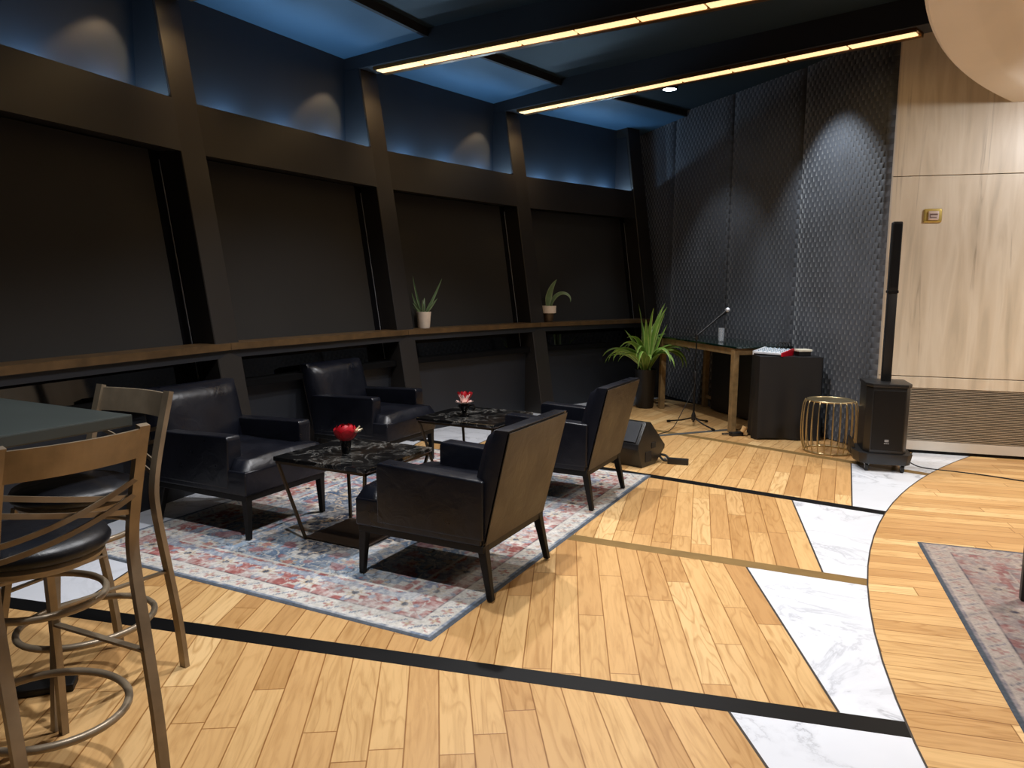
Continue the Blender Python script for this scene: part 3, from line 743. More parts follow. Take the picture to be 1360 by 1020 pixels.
# ================================================================ RUGS
def fbm(x, y, seed, octs=4):
    rs = np.random.RandomState(seed); tot = np.zeros_like(x); amp = 1; nrm = 0
    for o_ in range(octs):
        f = 2**o_; tab = rs.rand(64,64); X = x*f; Y = y*f
        xi = np.floor(X).astype(int); yi = np.floor(Y).astype(int); fx = X-xi; fy = Y-yi
        fx = fx*fx*(3-2*fx); fy = fy*fy*(3-2*fy)
        g = lambda i,j: tab[i%64, j%64]
        tot += amp*((g(xi,yi)*(1-fx)+g(xi+1,yi)*fx)*(1-fy)+(g(xi,yi+1)*(1-fx)+g(xi+1,yi+1)*fx)*fy); nrm += amp; amp *= .55
    return tot/nrm
def rug_colors(u, v, W, L, pal, seed):
    C = lambda k: np.array(lin(pal[k]))
    out = np.zeros(u.shape+(3,)); out[:] = C('field')
    def put(mask, col, a=1.0):
        m = (mask*a)[...,None]; out[:] = out*(1-m)+C(col)*m
    e = np.minimum(np.minimum(u, W-u), np.minimum(v, L-v))
    along = np.where(np.minimum(u, W-u) < np.minimum(v, L-v), v-L/2, u-W/2)
    cu, cv = np.abs(u-W/2), np.abs(v-L/2)
    w1 = fbm(u*5, v*5, seed); w2 = fbm(u*14+3, v*14+5, seed+1); w3 = fbm(u*30, v*30, seed+2, 3)
    # field motifs: mirrored arabesques
    m1 = fbm(cu*7+1, cv*7+2, seed+3, 3); m2 = fbm(cu*11+9, cv*11+4, seed+4, 3)
    put(m1 > .56, 'field2', .8); put(np.abs(m2-.5) < .022, 'cream', .9); put(np.abs(m1-.44) < .016, 'navy', .8); put(m2 > .66, 'red', .7); put(m2 < .32, 'sand', .6)
    for (px, py) in [(i*.31, j*.31+.15*(i%2)) for i in range(0,5) for j in range(0,7)]:
        dx, dy = cu-px, cv-py; rr = np.hypot(dx,dy); ph = np.arctan2(dy,dx)
        put(rr < .062*(.7+.3*np.cos(6*ph)), 'sand', .85); put(rr < .03, 'red', .8)
    # medallion with stepped outline
    st = .045; q = np.floor(cu/st)*st*1.12+np.floor(cv/st)*st*.74
    put(q < .86, 'cream'); put(q < .83, 'navy'); 
    put((q < .83)&(m1 > .54), 'field2', .55); put((q < .83)&(np.abs(m2-.5)<.025), 'sand', .9)
    put(q < .50, 'cream'); put(q < .47, 'red'); put((q < .47)&(np.abs(m2-.52)<.04), 'cream', .8); put(q < .26, 'cream'); put(q < .235, 'field'); put((q<.235)&(m2>.5), 'navy', .6); put(q < .09, 'red')
    # corner spandrels
    sp = (np.floor((W/2-cu)/st)*st*1.1+np.floor((L/2-cv)/st)*st*.8)
    put((sp < .88)&(e>.4), 'cream'); put((sp < .85)&(e>.4), 'red', .9); put((sp < .85)&(np.abs(m1-.5)<.03)&(e>.4), 'cream', .9); put((sp<.85)&(m2>.6)&(e>.4), 'field', .8)
    # borders
    put(e < .40, 'cream'); put(e < .385, 'red'); 
    per = .30; ph_ = (along/per+.5)%1-.5; dx = ph_*per; dy = e-.265; rr = np.hypot(dx,dy); an = np.arctan2(dy,dx)
    put((e<.385)&(e>.15)&(np.abs(fbm(np.abs(dx)*16, dy*16+7, seed+7, 2)-.5)<.05), 'cream', .85)
    put((e<.385)&(e>.15)&(fbm(np.abs(dx)*13+5, dy*13+7, seed+8, 2)>.62), 'field', .8)
    put((rr < .085*(.72+.28*np.cos(8*an)))&(e<.385)&(e>.15), 'cream', .95); put((rr < .05*(.7+.3*np.cos(8*an+PI)))&(e<.385)&(e>.15), 'sand'); put((rr<.02)&(e<.385), 'navy')
    put(e < .155, 'navy', .8); put(e < .147, 'cream')
    per2 = .115; p2 = (along/per2+.5)%1-.5; dx2 = p2*per2; dy2 = e-.09; r2 = np.hypot(dx2, dy2); a2 = np.arctan2(dy2,dx2)
    put((r2 < .034*(.7+.3*np.cos(4*a2)))&(e<.147), 'red', .8); put((r2<.013)&(e<.147), 'sand')
    p3 = (along/per2)%1-.5; put((np.abs(p3*per2+(e-.09)*.7)<.006)&(e<.13)&(e>.05), 'field2', .9)
    put(e < .038, 'field2', .9); put(e < .022, 'edge')
    # wear
    w4 = fbm(u*60+7, v*60+1, seed+5, 2)
    wear = np.clip((w1*.35+w2*.35+w3*.25+w4*.25-.50)*4.0, 0, 1)*np.where(e < .4, .74, .5)*(e > .022)
    out[:] = out*(1-wear[...,None])+C('wear')*wear[...,None]
    out *= (.62+.36*w3+.36*w4)[...,None]
    return out
def rug(name, corner, du, dv, W, L, pal, seed, label, group=None):
    step = .0085; nu, nv = int(W/step), int(L/step)
    U, V = np.meshgrid(np.linspace(0,W,nu+1), np.linspace(0,L,nv+1), indexing='ij')
    col = rug_colors(U, V, W, L, pal, seed)
    Z = .0055+.0008*np.clip(fbm(U*1.3,V*1.3,seed+11,2)-.62,0,1)*4*np.exp(-np.minimum(U,W-U)/.2)
    e = np.minimum(np.minimum(U,W-U),np.minimum(V,L-V)); Z = np.where(e < 1e-6, .0005, Z)
    co = np.stack([U,V,Z],-1).reshape(-1,3)
    idx = np.arange((nu+1)*(nv+1)).reshape(nu+1,nv+1)
    f = np.stack([idx[:-1,:-1],idx[1:,:-1],idx[1:,1:],idx[:-1,1:]],-1).reshape(-1,4)
    me = bpy.data.meshes.new(name); me.from_pydata([], [], [])
    me.vertices.add(len(co)); me.vertices.foreach_set('co', co.ravel())
    me.loops.add(f.size); me.loops.foreach_set('vertex_index', f.ravel().astype(np.int32))
    me.polygons.add(len(f)); me.polygons.foreach_set('loop_start', np.arange(0,f.size,4,dtype=np.int32))
    try: me.polygons.foreach_set('loop_total', np.full(len(f),4,dtype=np.int32))
    except Exception: pass
    me.update(calc_edges=True); me.validate()
    at = me.color_attributes.new('weave','FLOAT_COLOR','POINT')
    rgba = np.concatenate([col.reshape(-1,3), np.ones((len(co),1))],1).astype(np.float32); at.data.foreach_set('color', rgba.ravel())
    me.materials.append(M['rug'])
    for p_ in me.polygons: p_.use_smooth = True
    o = bpy.data.objects.new(name, me); COL.objects.link(o)
    o.matrix_world = Matrix(((du[0],dv[0],0,corner[0]),(du[1],dv[1],0,corner[1]),(0,0,1,0),(0,0,0,1)))
    tag(o, label, 'rug'); return o
pal1 = dict(field=(128,148,168),field2=(90,110,136),navy=(44,54,74),cream=(200,196,188),red=(160,98,94),sand=(186,166,142),edge=(84,90,98),wear=(192,190,186))
pal2 = dict(field=(132,124,124),field2=(100,98,108),navy=(60,58,72),cream=(156,146,138),red=(136,98,96),sand=(150,134,122),edge=(70,76,84),wear=(150,138,130))
c0 = AB(-1.73,2.675)
rug('area_rug', (c0.x,c0.y), (-.8934,.4493), (.4493,.8934), 2.44, 3.335, pal1, 11, 'faded blue, red and cream oriental rug under the armchairs')
d1 = Vector((-.322,-.947)).normalized(); d2 = Vector((.93,-.367)).normalized()
d2 = Vector((-d1.y, d1.x)) if (-d1.y*d2.x+d1.x*d2.y) > 0 else Vector((d1.y,-d1.x))
rug('area_rug', (2.51,4.555), d2, d1, 2.2, 3.2, pal2, 31, 'greyish mauve oriental rug on the round floor, cut by the right edge')

# ================================================================ BAR TABLE AND STOOLS
K_ = AB(-2.56,1.90)
bt = thing('bar_table', AB(-3.01,1.45), YAW, 'square grey-green topped bar table at the left edge', 'table')
bm = bmn(); box(bm, -.45, .45, -.45, .45, 1.005, 1.05, .006, 2); obj('tabletop', bm, M['tabletop'], bt)
bm = bmn(); lathe(bm, [(.05,.02),(.04,.06),(.035,.1),(.035,.95),(.09,.985),(.09,1.006),(0,1.006)], 24); obj('column', bm, M['castiron'], bt, True)
bm = bmn()
for q_ in (45, 135): box(bm, -.39, .39, -.045, .045, 0, .03, .008, 2, Matrix.Rotation(math.radians(q_),4,'Z'))
obj('floor_plate', bm, M['castiron'], bt)
def bar_stool(label):
    t = thing('bar_stool', (0,0,0), 0, label, 'bar stool', 'bronze metal bar stools')      # front = +x, seat centre at origin
    hw = .198
    def up(s): return smooth_path([(-.285,s*hw,0),(-.262,s*hw,.22),(-.225,s*hw,.45),(-.19,s*(hw),.66),(-.185,s*hw,.78),(-.215,s*hw,.93),(-.27,s*hw,1.13)], 4)
    for s in (1,-1):
        bm = bmn(); tube(bm, up(s), .0235, 4, flat=.62, up=(1,0,0)); obj('back_upright', bm, M['stoolmetal'], t, smooth=30)
        bm = bmn(); tube(bm, smooth_path([(.235,s*.175,0),(.205,s*.155,.3),(.165,s*.125,.60),(.15,s*.11,.73)],4), .017, 4, up=(1,0,0)); obj('leg', bm, M['stoolmetal'], t, smooth=30)
    def backx(z): # x of the back plane at height z
        pts = [(.66,-.19),(.78,-.185),(.93,-.215),(1.13,-.27)]
        for (z0,x0),(z1,x1) in zip(pts,pts[1:]):
            if z <= z1: return x0+(x1-x0)*(z-z0)/(z1-z0)
        return -.27
    def curvex(y): return -.035*(1-(y/hw)**2)      # rails bow backwards
    bm = bmn(); n = 16
    for i in range(n):
        y0 = -hw+2*hw*i/n; y1 = -hw+2*hw*(i+1)/n
        P = lambda y, z, o_: (backx(z)+curvex(y)+o_, y, z)
        prism(bm, [P(y0,1.03,-.006),P(y1,1.03,-.006),P(y1,1.03,.006),P(y0,1.03,.006)], [P(y0,1.12,-.006),P(y1,1.12,-.006),P(y1,1.12,.006),P(y0,1.12,.006)])
    bmesh.ops.remove_doubles(bm, verts=bm.verts, dist=1e-5)
    obj('top_rail', bm, M['stoolmetal'], t)
    for (za, zb, o_) in ((.995,.90,.004),(.945,.855,.004),(.855,.965,-.004),(.81,.915,-.004)):
        bm = bmn(); pts = []
        for i in range(15):
            f = i/14; y = hw-2*hw*f; z = za+(zb-za)*f
            if o_ < 0: z = za+(zb-za)*(f**1.25)
            pts.append((backx(z)+curvex(y)+o_, y, z))
        tube(bm, pts, .011, 4, flat=.35, up=(1,0,0)); obj('cross_strap', bm, M['stoolmetal'], t)
    bm = bmn(); lathe(bm, [(0,.722),(.17,.722),(.185,.73),(.192,.745),(.182,.758),(.0,.758)], 40); obj('seat_ring', bm, M['stoolmetal'], t, True)
    bm = bmn(); lathe(bm, [(0,.755),(.185,.755),(.205,.765),(.21,.782),(.20,.80),(.165,.814),(.08,.822),(0,.824)], 40); obj('seat', bm, M['vinyl'], t, smooth='all')
    def ring(r, z, tr, nm, xc=0.0, sx=1.0):
        bm = bmn(); tube(bm, [(xc+r*sx*math.cos(2*PI*i/40), r*math.sin(2*PI*i/40), z) for i in range(40)], tr, 8, closed=True); obj(nm, bm, M['stoolmetal'], t, smooth='all')
    ring(.215, .26, .0125, 'footrest_ring', -.02, 1.12); ring(.178, .615, .011, 'brace_ring', -.01, 1.08)
    bm = bmn()
    for s in (1,-1): bar(bm, (-.235,s*.19,.42), (.195,s*.145,.42), .022, .008)
    obj('stretcher', bm, M['stoolmetal'], t)
    return t
st = bar_stool('bronze bar stool nearest the camera at the left edge, seat facing the bar table')
st.location = AB(-2.25,1.315); st.rotation_euler.z = YAW+PI+math.radians(-4)
dup(st, AB(-2.69,1.74), YAW-PI/2, 'bronze bar stool on the far side of the bar table, beside the leftmost armchair')

# black stool/table cut by the right edge
sd = thing('side_table', (2.70,3.40,.0085), math.radians(-20), 'black slab-legged table cut off by the right edge, on the mauve rug', 'table')
bm = bmn(); box(bm, -.23, .23, -.23, .23, .69, .72, .008, 2); obj('tabletop', bm, M['blk_plastic'], sd)
for sx in (-1,1):
    for sy in (-1,1): bm = bmn(); box(bm, sx*.205-.02, sx*.205+.02, sy*.205-.02, sy*.205+.02, 0, .692, .006, 2); obj('leg', bm, M['blk_plastic'], sd)

# ================================================================ DESK BY THE QUILTED WALL
dk0, dk1 = Vector((1.905,9.70,0)), Vector((2.375,8.06,0)); dv_ = (dk1-dk0); DL = dv_.length; ang = math.atan2(dv_.y, dv_.x)
desk = thing('desk', (dk0+dk1)/2, ang, 'oak-framed desk with a dark green glass top against the quilted wall', 'desk')
# local +x runs towards the camera along the front edge, +y goes towards the quilted wall
D = .66
bm = bmn(); box(bm, -DL/2-.04, DL/2+.04, -.04, D, .905, .925, .003, 1); obj('glass_top', bm, M['deskglass'], desk)
bm = bmn(); h = DL/2
for x0,x1,y0,y1 in ((-h,h,-.02,.015),(-h,h,D-.05,D-.015),(-h,-h+.035,0,D-.03),(h-.035,h,0,D-.03)): box(bm, x0,x1,y0,y1,.835,.905)
obj('apron', bm, M['deskwood'], desk)
for sx in (-1,1):
    for y in (0, D-.035): bm = bmn(); box(bm, sx*(h-.03)-.032, sx*(h-.03)+.032, y-.032, y+.032, 0, .90, .003, 1); obj('leg', bm, M['deskwood'], desk)
bm = bmn(); box(bm, -h, h, D-.05, D-.02, .12, .16); obj('rear_stretcher', bm, M['deskwood'], desk)
bm = bmn(); box(bm, -h+.30, h-.04, D-.11, D-.075, .02, .83); obj('modesty_panel', bm, M['drape'], desk)
def desk_pt(x, y, z): 
    return desk.matrix_basis @ Vector((x,y,z))
desk_m = Matrix.Translation(desk.location) @ Matrix.Rotation(ang,4,'Z')
gl = thing('drinking_glass', desk_m @ Vector((.20,.20,.925)), 0, 'clear glass tumbler standing on the green desk top', 'glass')
bm = bmn(); lathe(bm, [(0,0),(.032,0),(.038,.16),(.035,.16),(.029,.012),(0,.012)], 28); obj('tumbler', bm, M['glass'], gl, smooth=40)
bm = bmn(); lathe(bm, [(0,.013),(.0285,.013),(.030,.05),(0,.05)], 28); obj('water', bm, M['glass'], gl, smooth=40)

# ================================================================ MICROPHONE STAND
ms = thing('microphone_stand', (2.03,8.42,0), 0, 'slim black tripod microphone stand with raised boom in front of the desk', 'microphone stand')
bm = bmn(); tube(bm, [(0,0,.05),(0,0,.58)], .011, 8); tube(bm, [(0,0,.56),(0,0,1.0)], .007, 8); obj('pole', bm, M['blk_metal'], ms)
bm = bmn(); lathe(bm, [(0,.54),(.02,.54),(.022,.60),(.014,.62),(0,.62)], 12); obj('clutch', bm, M['blk_plastic'], ms, True)
bm = bmn(); lathe(bm, [(0,.07),(.022,.07),(.026,.12),(.014,.16),(0,.16)], 12); obj('leg_hub', bm, M['blk_plastic'], ms, True)
for (dx, dy) in ((-.27,.27),(.115,-.22),(.32,.37)):
    L_ = math.hypot(dx,dy); dx, dy = dx/L_*.32, dy/L_*.32
    bm = bmn(); tube(bm, [(0,0,.10),(dx*.5,dy*.5,.05),(dx,dy,.02)], .009, 6); tube(bm, [(dx*.95,dy*.95,.022),(dx*1.06,dy*1.06,.014)], .014, 8); obj('leg', bm, M['blk_metal'], ms)
bm = bmn(); lathe(bm, [(0,.975),(.022,.975),(.026,1.0),(.022,1.03),(0,1.03)], 12); obj('boom_joint', bm, M['blk_plastic'], ms, True)
bm = bmn(); tube(bm, [(-.03,0,.985),(.27,.06,1.235)], .009, 8); obj('boom', bm, M['blk_metal'], ms)
mc = thing('microphone', (2.03+.27,8.48,1.235), 0, 'silver-headed vocal microphone clipped to the boom above the desk', 'microphone')
dr = Vector((.8,.16,.62)).normalized()
bm = bmn(); tube(bm, [dr*-.06, dr*.02, dr*.075], [.012,.015,.019], 12); obj('handle', bm, M['blk_metal'], mc, True)
bm = bmn(); tube(bm, [dr*.072, dr*.08, dr*.10, dr*.12, dr*.128], [.018,.027,.031,.024,.008], 16); obj('mesh_head', bm, M['mic_grill'], mc, True)
mk = bmn(); pts = smooth_path([(2.04,8.41,.56),(2.0,8.38,.40),(1.90,8.33,.22),(1.80,8.27,.05),(1.74,8.2,.006),(1.66,8.05,.006),(1.50,7.86,.006)],6)
tube(mk, pts, .004, 6); tag(obj('microphone_cable', mk, M['rubber'], smooth='all'), 'thin black cable hanging from the microphone stand to the floor', 'cable')
mk = bmn(); hexa(mk, [(1.50,7.80,.001),(2.48,8.235,.001),(2.46,8.30,.001),(1.48,7.865,.001)], [(1.50,7.80,.004),(2.48,8.235,.004),(2.46,8.30,.004),(1.48,7.865,.004)])
tag(obj('floor_tape', mk, M['tape']), 'grey tape strip stuck across the parquet before the desk', 'tape')
pa = thing('power_adapter', (2.36,7.90,0), .3, 'black power adapter with a tan plug on the floor by the desk leg', 'adapter')
bm = bmn(); box(bm, -.07,.07,-.035,.035,0,.04,.008,2); obj('adapter_body', bm, M['blk_plastic'], pa, True)
bm = bmn(); tube(bm, [(.05,-.03,.045),(.08,-.04,.10)], [.022,.03], 10); obj('plug', bm, M['tan'], pa, True)
bm = bmn(); tube(bm, smooth_path([(-.06,0,.02),(-.12,.04,.01),(-.10,.10,.01),(-.02,.09,.01)],5), .005, 6); obj('cord', bm, M['rubber'], pa)

# ================================================================ DRAPED BOX AND MIXER
bo = Vector((2.51,7.71,0)); bxa = math.radians(-3)
bxm = Matrix.Translation(bo) @ Matrix.Rotation(bxa,4,'Z')
dbx = thing('draped_equipment_table', bo, bxa, 'box table covered by a black satin drape between the desk and gold stool', 'table')
BW, BD, BH = .63, .31, .855
bm = bmn(); NPER = 160; rowsz = [.0,.1,.25,.45,.65,.80,.84,.853,BH]
per = 2*(BW+BD); rings = []
for zi, z in enumerate(rowsz):
    rg = []
    for i in range(NPER):
        s = per*i/NPER
        if s < BW: p, n_ = Vector((s,0,0)), Vector((0,-1,0))
        elif s < BW+BD: p, n_ = Vector((BW,s-BW,0)), Vector((1,0,0))
        elif s < 2*BW+BD: p, n_ = Vector((BW-(s-BW-BD),BD,0)), Vector((0,1,0))
        else: p, n_ = Vector((0,BD-(s-2*BW-BD),0)), Vector((-1,0,0))
        k_ = (1-z/BH); am = .004+.030*k_**1.3
        o_ = am*.7*(.6*math.sin(s*15+1.2*math.sin(s*5))+.6*math.sin(s*31+2)*k_)+.012*k_
        if z == BH: o_ = -.012
        rg.append(bm.verts.new(p+n_*(o_)+Vector((0,0,z+(.012*math.sin(s*9) if zi == 0 else 0)+(.012 if zi==0 else 0)))))
    rings.append(rg)
for a, b in zip(rings, rings[1:]):
    for i in range(NPER): bm.faces.new((a[i],a[(i+1)%NPER],b[(i+1)%NPER],b[i]))
bm.faces.new(rings[-1]); obj('drape', bm, M['drape'], dbx, smooth=60)
bm = bmn(); box(bm, .02, BW-.02, .02, BD-.02, 0.0, BH-.02); obj('box', bm, M['blk_plastic'], dbx)
mx = thing('audio_mixer', Vector((2.70,7.89,BH+.002)), math.radians(-46), 'small white and red audio mixer on the black draped table', 'audio mixer')
bm = bmn(); prism(bm, [(-.15,-.12,.012),(.15,-.12,.012),(.15,.12,.012),(-.15,.12,.012)],[(-.15,-.12,.03),(.15,-.12,.03),(.15,.12,.062),(-.15,.12,.062)]); obj('panel', bm, M['mixer_w'], mx)
for s in (-1,1):
    bm = bmn(); x0, x1 = (.15,.166) if s > 0 else (-.163,-.15)
    prism(bm, [(x0,-.125,0),(x1,-.125,0),(x1,.125,0),(x0,.125,0)],[(x0,-.125,.036),(x1,-.125,.036),(x1,.125,.07),(x0,.125,.07)]); obj('side_cheek', bm, M['mixer_r'] if s > 0 else M['mixer_w'], mx)
bm = bmn()
bm2 = bmn(); box(bm2, -.15,.15,-.124,-.118,0,.014); obj('front_lip', bm2, M['blk_plastic'], mx)
for i in range(6):
    for j in range(5):
        bm = bmn(); lathe(bm, [(.008,0),(.007,.014),(0,.014)], 8, (-.12+.048*i,-.08+.04*j,.036+.0053*j)); obj('knob', bm, M['knob'], mx)
for i in range(4):
    bm = bmn(); tube(bm, smooth_path([(.0+.03*i,.09,.06),(.0+.03*i,.10,.11),(.02+.03*i,.15,.12),(.03+.02*i,.20,.02)],5), .006, 6); obj('patch_cable', bm, M['rubber'], mx)
rb = thing('receiver_box', Vector((2.985,7.84,BH+.001)), math.radians(8), 'small dark box with a cream lid beside the mixer', 'box')
bm = bmn(); box(bm, -.065,.065,-.05,.05,0,.045,.004,2); obj('body', bm, M['blk_plastic'], rb)
bm = bmn(); box(bm, -.075,.075,-.06,.06,.045,.068,.005,2); obj('lid', bm, M['cream_box'], rb)

# ================================================================ GOLD WIRE STOOL
gs = thing('wire_side_table', (3.025,7.175,0), 0, 'round gold wire drum stool between the draped table and the speaker', 'stool')
bm = bmn(); tube(bm, [(.205*math.cos(2*PI*i/48), .205*math.sin(2*PI*i/48), .495) for i in range(48)], .009, 8, closed=True); obj('top_rim', bm, M['gold'], gs, smooth='all')
bm = bmn(); lathe(bm, [(0,.498),(.198,.498),(.202,.494),(0,.490)], 48); obj('top_tray', bm, M['gold'], gs)
bm = bmn(); tube(bm, [(.215*math.cos(2*PI*i/48), .215*math.sin(2*PI*i/48), .010) for i in range(48)], .009, 8, closed=True); obj('foot_ring', bm, M['gold'], gs, smooth='all')
for i in range(24):
    a = 2*PI*i/24; pr = smooth_path([(.222,.0,.495),(.243,0,.44),(.252,0,.28),(.245,0,.12),(.218,0,.012)],4)
    bm = bmn(); tube(bm, [(p.x*math.cos(a), p.x*math.sin(a), p.z) for p in pr], .0052, 6); obj('wire', bm, M['gold'], gs, smooth='all')

# ================================================================ COLUMN SPEAKER ON DOLLY
sp_ = thing('column_loudspeaker', (3.225,6.53,0), math.radians(-16), 'tall black column loudspeaker on a wheeled base before the stone wall', 'loudspeaker')
bm = bmn()
pr = [(-.245,-.03),(-.21,-.16),(-.15,-.205),(.17,-.205),(.215,-.15),(.215,.16),(.15,.25),(-.17,.25),(-.245,.17)]
b2 = bmesh.new(); prism(b2, [(x*.93,y*.93,.065) for x,y in pr], [(x,y,.16) for x,y in pr]); merge(bm, b2, .006, 2)
b2 = bmesh.new(); prism(b2, [(-.25,.05,.10),(-.2,.0,.10),(-.2,.2,.10),(-.25,.2,.10)], [(-.25,.05,.24),(-.235,.0,.24),(-.235,.2,.24),(-.25,.2,.24)]); merge(bm, b2, .004, 1)
obj('dolly', bm, M['blk_plastic'], sp_, smooth=30)
for x, y in ((-.14,-.15),(.14,-.15),(-.15,.18),(.14,.18)):
    bm = bmn(); tube(bm, [(x-.012,y,.034),(x+.012,y,.034)], .034, 16); cst = obj('caster', bm, M['rubber'], sp_, True)
    bm = bmn(); box(bm, x-.02, x+.02, y-.012, y+.012, .05, .07); tube(bm, [(x-.014,y,.034),(x+.014,y,.034)], .016, 12); obj('caster_fork', bm, M['logo'], cst)
bm = bmn(); b2 = bmesh.new(); pr = [(-.17,.235),(-.17,-.10),(-.13,-.185),(.13,-.185),(.17,-.10),(.17,.235)]
prism(b2, [(x,y,.15) for x,y in pr], [(x,y,.735) for x,y in pr]); merge(bm, b2, .008, 2); obj('subwoofer_cabinet', bm, M['blk_plastic'], sp_, smooth=30)
bm = bmn(); b2 = bmesh.new(); pr = [(-.18,.24),(-.18,-.11),(-.135,-.195),(.135,-.195),(.18,-.11),(.18,.24)]
prism(b2, [(x,y,.725) for x,y in pr], [(x,y,.755) for x,y in pr]); merge(bm, b2, .006, 2); obj('cabinet_lid', bm, M['blk_plastic'], sp_, smooth=30)
bm = bmn(); box(bm, -.122,.122,-.192,-.184,.19,.70,.003,1); gr = obj('front_grille', bm, M['blk_metal'], sp_)
bm = bmn(); box(bm, -.020,.014,-.1950,-.1925,.263,.283,.004,2)
for i in range(3): box(bm, -.022+i*.014,-.012+i*.014,-.1950,-.1925,.246,.253)
obj('badge', bm, M['logo'], gr)
bm = bmn(); box(bm, -.035,.040,.02,.10,.75,1.52,.012,2); obj('spacer_column', bm, M['blk_plastic'], sp_, smooth=30)
bm = bmn(); box(bm, -.037,.042,.018,.102,1.53,2.11,.014,3); obj('array_column', bm, M['blk_plastic'], sp_, smooth=30)
bm = bmn(); box(bm, -.027,.032,.015,.02,1.56,2.09); obj('array_grille', bm, M['blk_metal'], sp_)
bm = bmn(); box(bm, -.04,.045,.014,.106,1.512,1.536,.003,1); obj('joint_collar', bm, M['blk_metal'], sp_)
mk = bmn(); tube(mk, smooth_path([(3.47,6.50,.05),(3.60,6.50,.006),(3.95,6.28,.006),(4.3,5.98,.006),(4.9,5.6,.006),(5.4,5.4,.006)],6), .005, 6)
tag(obj('speaker_cable', mk, M['rubber'], smooth='all'), 'thin black cable running from the column loudspeaker to the right', 'cable')

# ================================================================ STAGE MONITOR
mo = thing('stage_monitor', (1.115,6.40,0), math.radians(-40), 'black wedge-shaped stage monitor on the floor behind the armchair', 'loudspeaker')
# end panel faces local +x; profile in local y,z
pf = [(.01,0),(.24,0),(.40,.12),(.405,.15),(.14,.385),(.06,.39),(-.06,.21),(-.06,.17)]
bm = bmn(); b2 = bmesh.new(); prism(b2, [(-.52,y,z) for y,z in pf], [(0,y,z) for y,z in pf]); merge(bm, b2, .01, 2); obj('cabinet', bm, M['blk_plastic'], mo, smooth=30)
bm = bmn(); b2 = bmesh.new()
prism(b2, [(-.49,.05,.385),(-.03,.05,.385),(-.03,-.055,.228),(-.49,-.055,.228)], [(-.49,.043,.390),(-.03,.043,.390),(-.03,-.062,.233),(-.49,-.062,.233)]); merge(bm, b2); obj('back_plate', bm, M['monitor_grey'], mo)
bm = bmn(); b2 = bmesh.new()
prism(b2, [(-.49,.39,.165),(-.03,.39,.165),(-.03,.155,.373),(-.49,.155,.373)], [(-.49,.395,.171),(-.03,.395,.171),(-.03,.16,.379),(-.49,.16,.379)]); merge(bm, b2); obj('grille', bm, M['blk_metal'], mo)
bm = bmn(); box(bm, .0,.004,.16,.23,.15,.20,.001,1); obj('handle_slot', bm, M['rubber'], mo)
bm = bmn(); box(bm, .0,.004,.06,.16,.04,.13,.001,1); obj('handle_slot', bm, M['rubber'], mo)
pb = thing('cable_connector', (1.39,6.60,0), math.radians(-18), 'short black cable box lying on the floor beside the stage monitor', 'connector')
bm = bmn(); box(bm, -.01,.17,-.028,.028,0,.052,.006,2); obj('box_body', bm, M['blk_plastic'], pb)
bm = bmn(); tube(bm, smooth_path([(-.005,0,.025),(-.05,.0,.03),(-.09,.05,.06),(-.04,.09,.05),(0.0,.05,.02)],5), .011, 6); obj('cord_loop', bm, M['rubber'], pb, smooth='all')
bm = bmn(); lathe(bm, [(0,.04),(.012,.04),(.012,.05),(0,.05)], 10, (-.03,0,0)); obj('metal_plug', bm, M['logo'], pb)

# ================================================================ PLANTS
def leaf(bm, base, az, L, el0, bend, w, twist=0, n=12, fold=.25, face=0.0):
    uvl = bm.loops.layers.uv.get('UVMap') or bm.loops.layers.uv.new('UVMap')
    p = Vector(base); el = el0; prev = None; ds = L/n
    side0 = Vector((-math.sin(az), math.cos(az), 0))
    for i in range(n+1):
        t = i/n; d = Vector((math.cos(az)*math.cos(el), math.sin(az)*math.cos(el), math.sin(el)))
        side = side0*(1-face)+(d.cross(Vector((0,1,0)))*face*(1 if math.cos(az) >= 0 else -1)); side.normalize(); up = d.cross(side)*-1
        ww = w*min(1, .45+1.9*t)*(1-t**2.4)**.9+.0006
        c = [p-side*ww/2+up*(fold*ww), p.copy(), p+side*ww/2+up*(fold*ww)]
        row = [bm.verts.new(x) for x in c]
        if prev:
            for j in range(2):
                f = bm.faces.new((prev[j],prev[j+1],row[j+1],row[j]))
                for l, (uu, vv) in zip(f.loops, ((j/2,t-1/n),((j+1)/2,t-1/n),((j+1)/2,t),(j/2,t))): l[uvl].uv = (uu,vv)
        prev = row; p = p+d*ds; el -= bend/n*(.4+1.2*t)
bp = thing('potted_strap_leaf_plant', (1.71,9.72,0), 0, 'large bright green strap-leaved plant in a dark pot left of the desk', 'plant')
bm = bmn(); lathe(bm, [(0,0),(.10,0),(.11,.02),(.135,.46),(.145,.50),(.135,.50),(.125,.44),(0,.44)], 32); obj('pot', bm, M['pot_dark'], bp, True)
bm = bmn(); lathe(bm, [(0,.445),(.125,.445),(0,.46)], 24); obj('soil', bm, M['soil'], bp)
bm = bmn(); rr = random.Random(5)
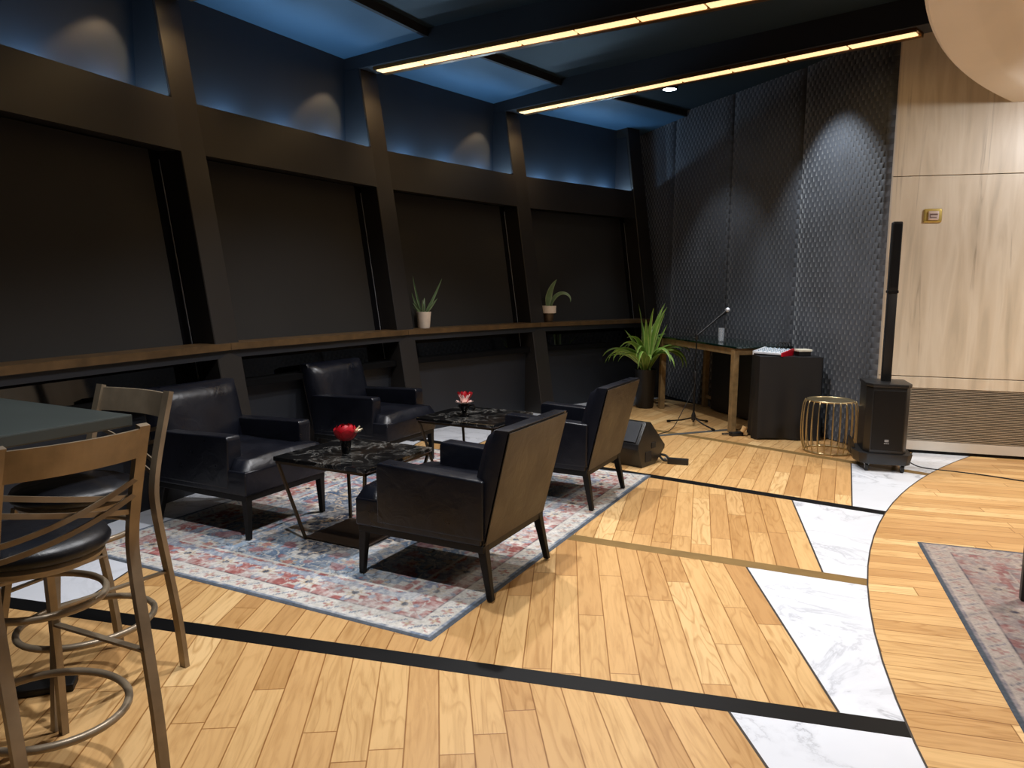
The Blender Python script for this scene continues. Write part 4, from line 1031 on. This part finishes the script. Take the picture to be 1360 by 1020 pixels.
for i in range(40):
    az = 2*PI*i/40*5.3+rr.uniform(-.3,.3); inner = i/40
    el = math.radians(rr.uniform(50,66)+(26*(1-inner) if i < 16 else 0)); L_ = rr.uniform(.60,.82)*(1 if i < 30 else .85)
    b_ = rr.uniform(1.6,3.3) if i > 8 else rr.uniform(.3,.8)
    leaf(bm, (.03*math.cos(az), .03*math.sin(az), .46+rr.uniform(0,.14)), az, L_, el, b_, rr.uniform(.058,.085), face=.45)
obj('foliage', bm, M['leaf'], bp, smooth='all')
bm = bmn(); tube(bm, [(0,0,.44),(.01,0,.62)], [.03,.02], 10); obj('stem', bm, M['pot_brown'], bp)

def shelf_plant(px_loc, label):
    return thing('potted_shelf_plant', px_loc, 0, label, 'plant')
sl = PT(13.06, 144.55, 1.096)
p1 = shelf_plant(sl, 'spiky aloe in a small white pot on the window shelf')
bm = bmn(); lathe(bm, [(0,0),(.058,0),(.062,.008),(.075,.16),(.077,.168),(.069,.168),(.065,.15),(0,.15)], 28); obj('pot', bm, M['pot_white'], p1, True)
bm = bmn()
for az, L_, el, be, w_ in ((PI,.40,1.30,-.1,.022),(0.15,.40,1.12,-.05,.024),(PI*.95,.24,1.0,-.3,.026),(.1,.20,.95,.1,.024),(PI*1.1,.15,.95,.3,.026),(.4,.14,1.2,.1,.022),(1.6,.18,1.2,.2,.022),(-1.6,.16,1.2,.2,.022),(PI,.12,.7,.2,.024),(-.5,.15,.9,.2,.022)):
    leaf(bm, (.02*math.cos(az),.02*math.sin(az),.15), az, L_, el, be, w_*1.25, fold=.3, face=.8)
obj('foliage', bm, M['leaf_dim'], p1, smooth='all')
sl = PT(13.04, 135.35, 1.096)
p2 = shelf_plant(sl, 'two-leaved plant in a white-banded brown pot on the window shelf')
bm = bmn(); lathe(bm, [(0,0),(.052,0),(.058,.01),(.072,.115),(0,.115)], 28); obj('pot', bm, M['pot_brown'], p2, True)
bm = bmn(); lathe(bm, [(.072,.108),(.096,.112),(.098,.20),(.09,.20),(.088,.19),(0,.19)], 28); obj('pot_band', bm, M['pot_white'], p2, True)
bm = bmn(); leaf(bm, (-.01,0,.19), 0.1, .36, 1.5, .75, .085, fold=.12, face=.95); leaf(bm, (.03,0,.19), -.1, .42, 1.42, 3.6, .055, n=18, fold=.12, face=.7)
obj('foliage', bm, M['leaf_dim'], p2, smooth='all')
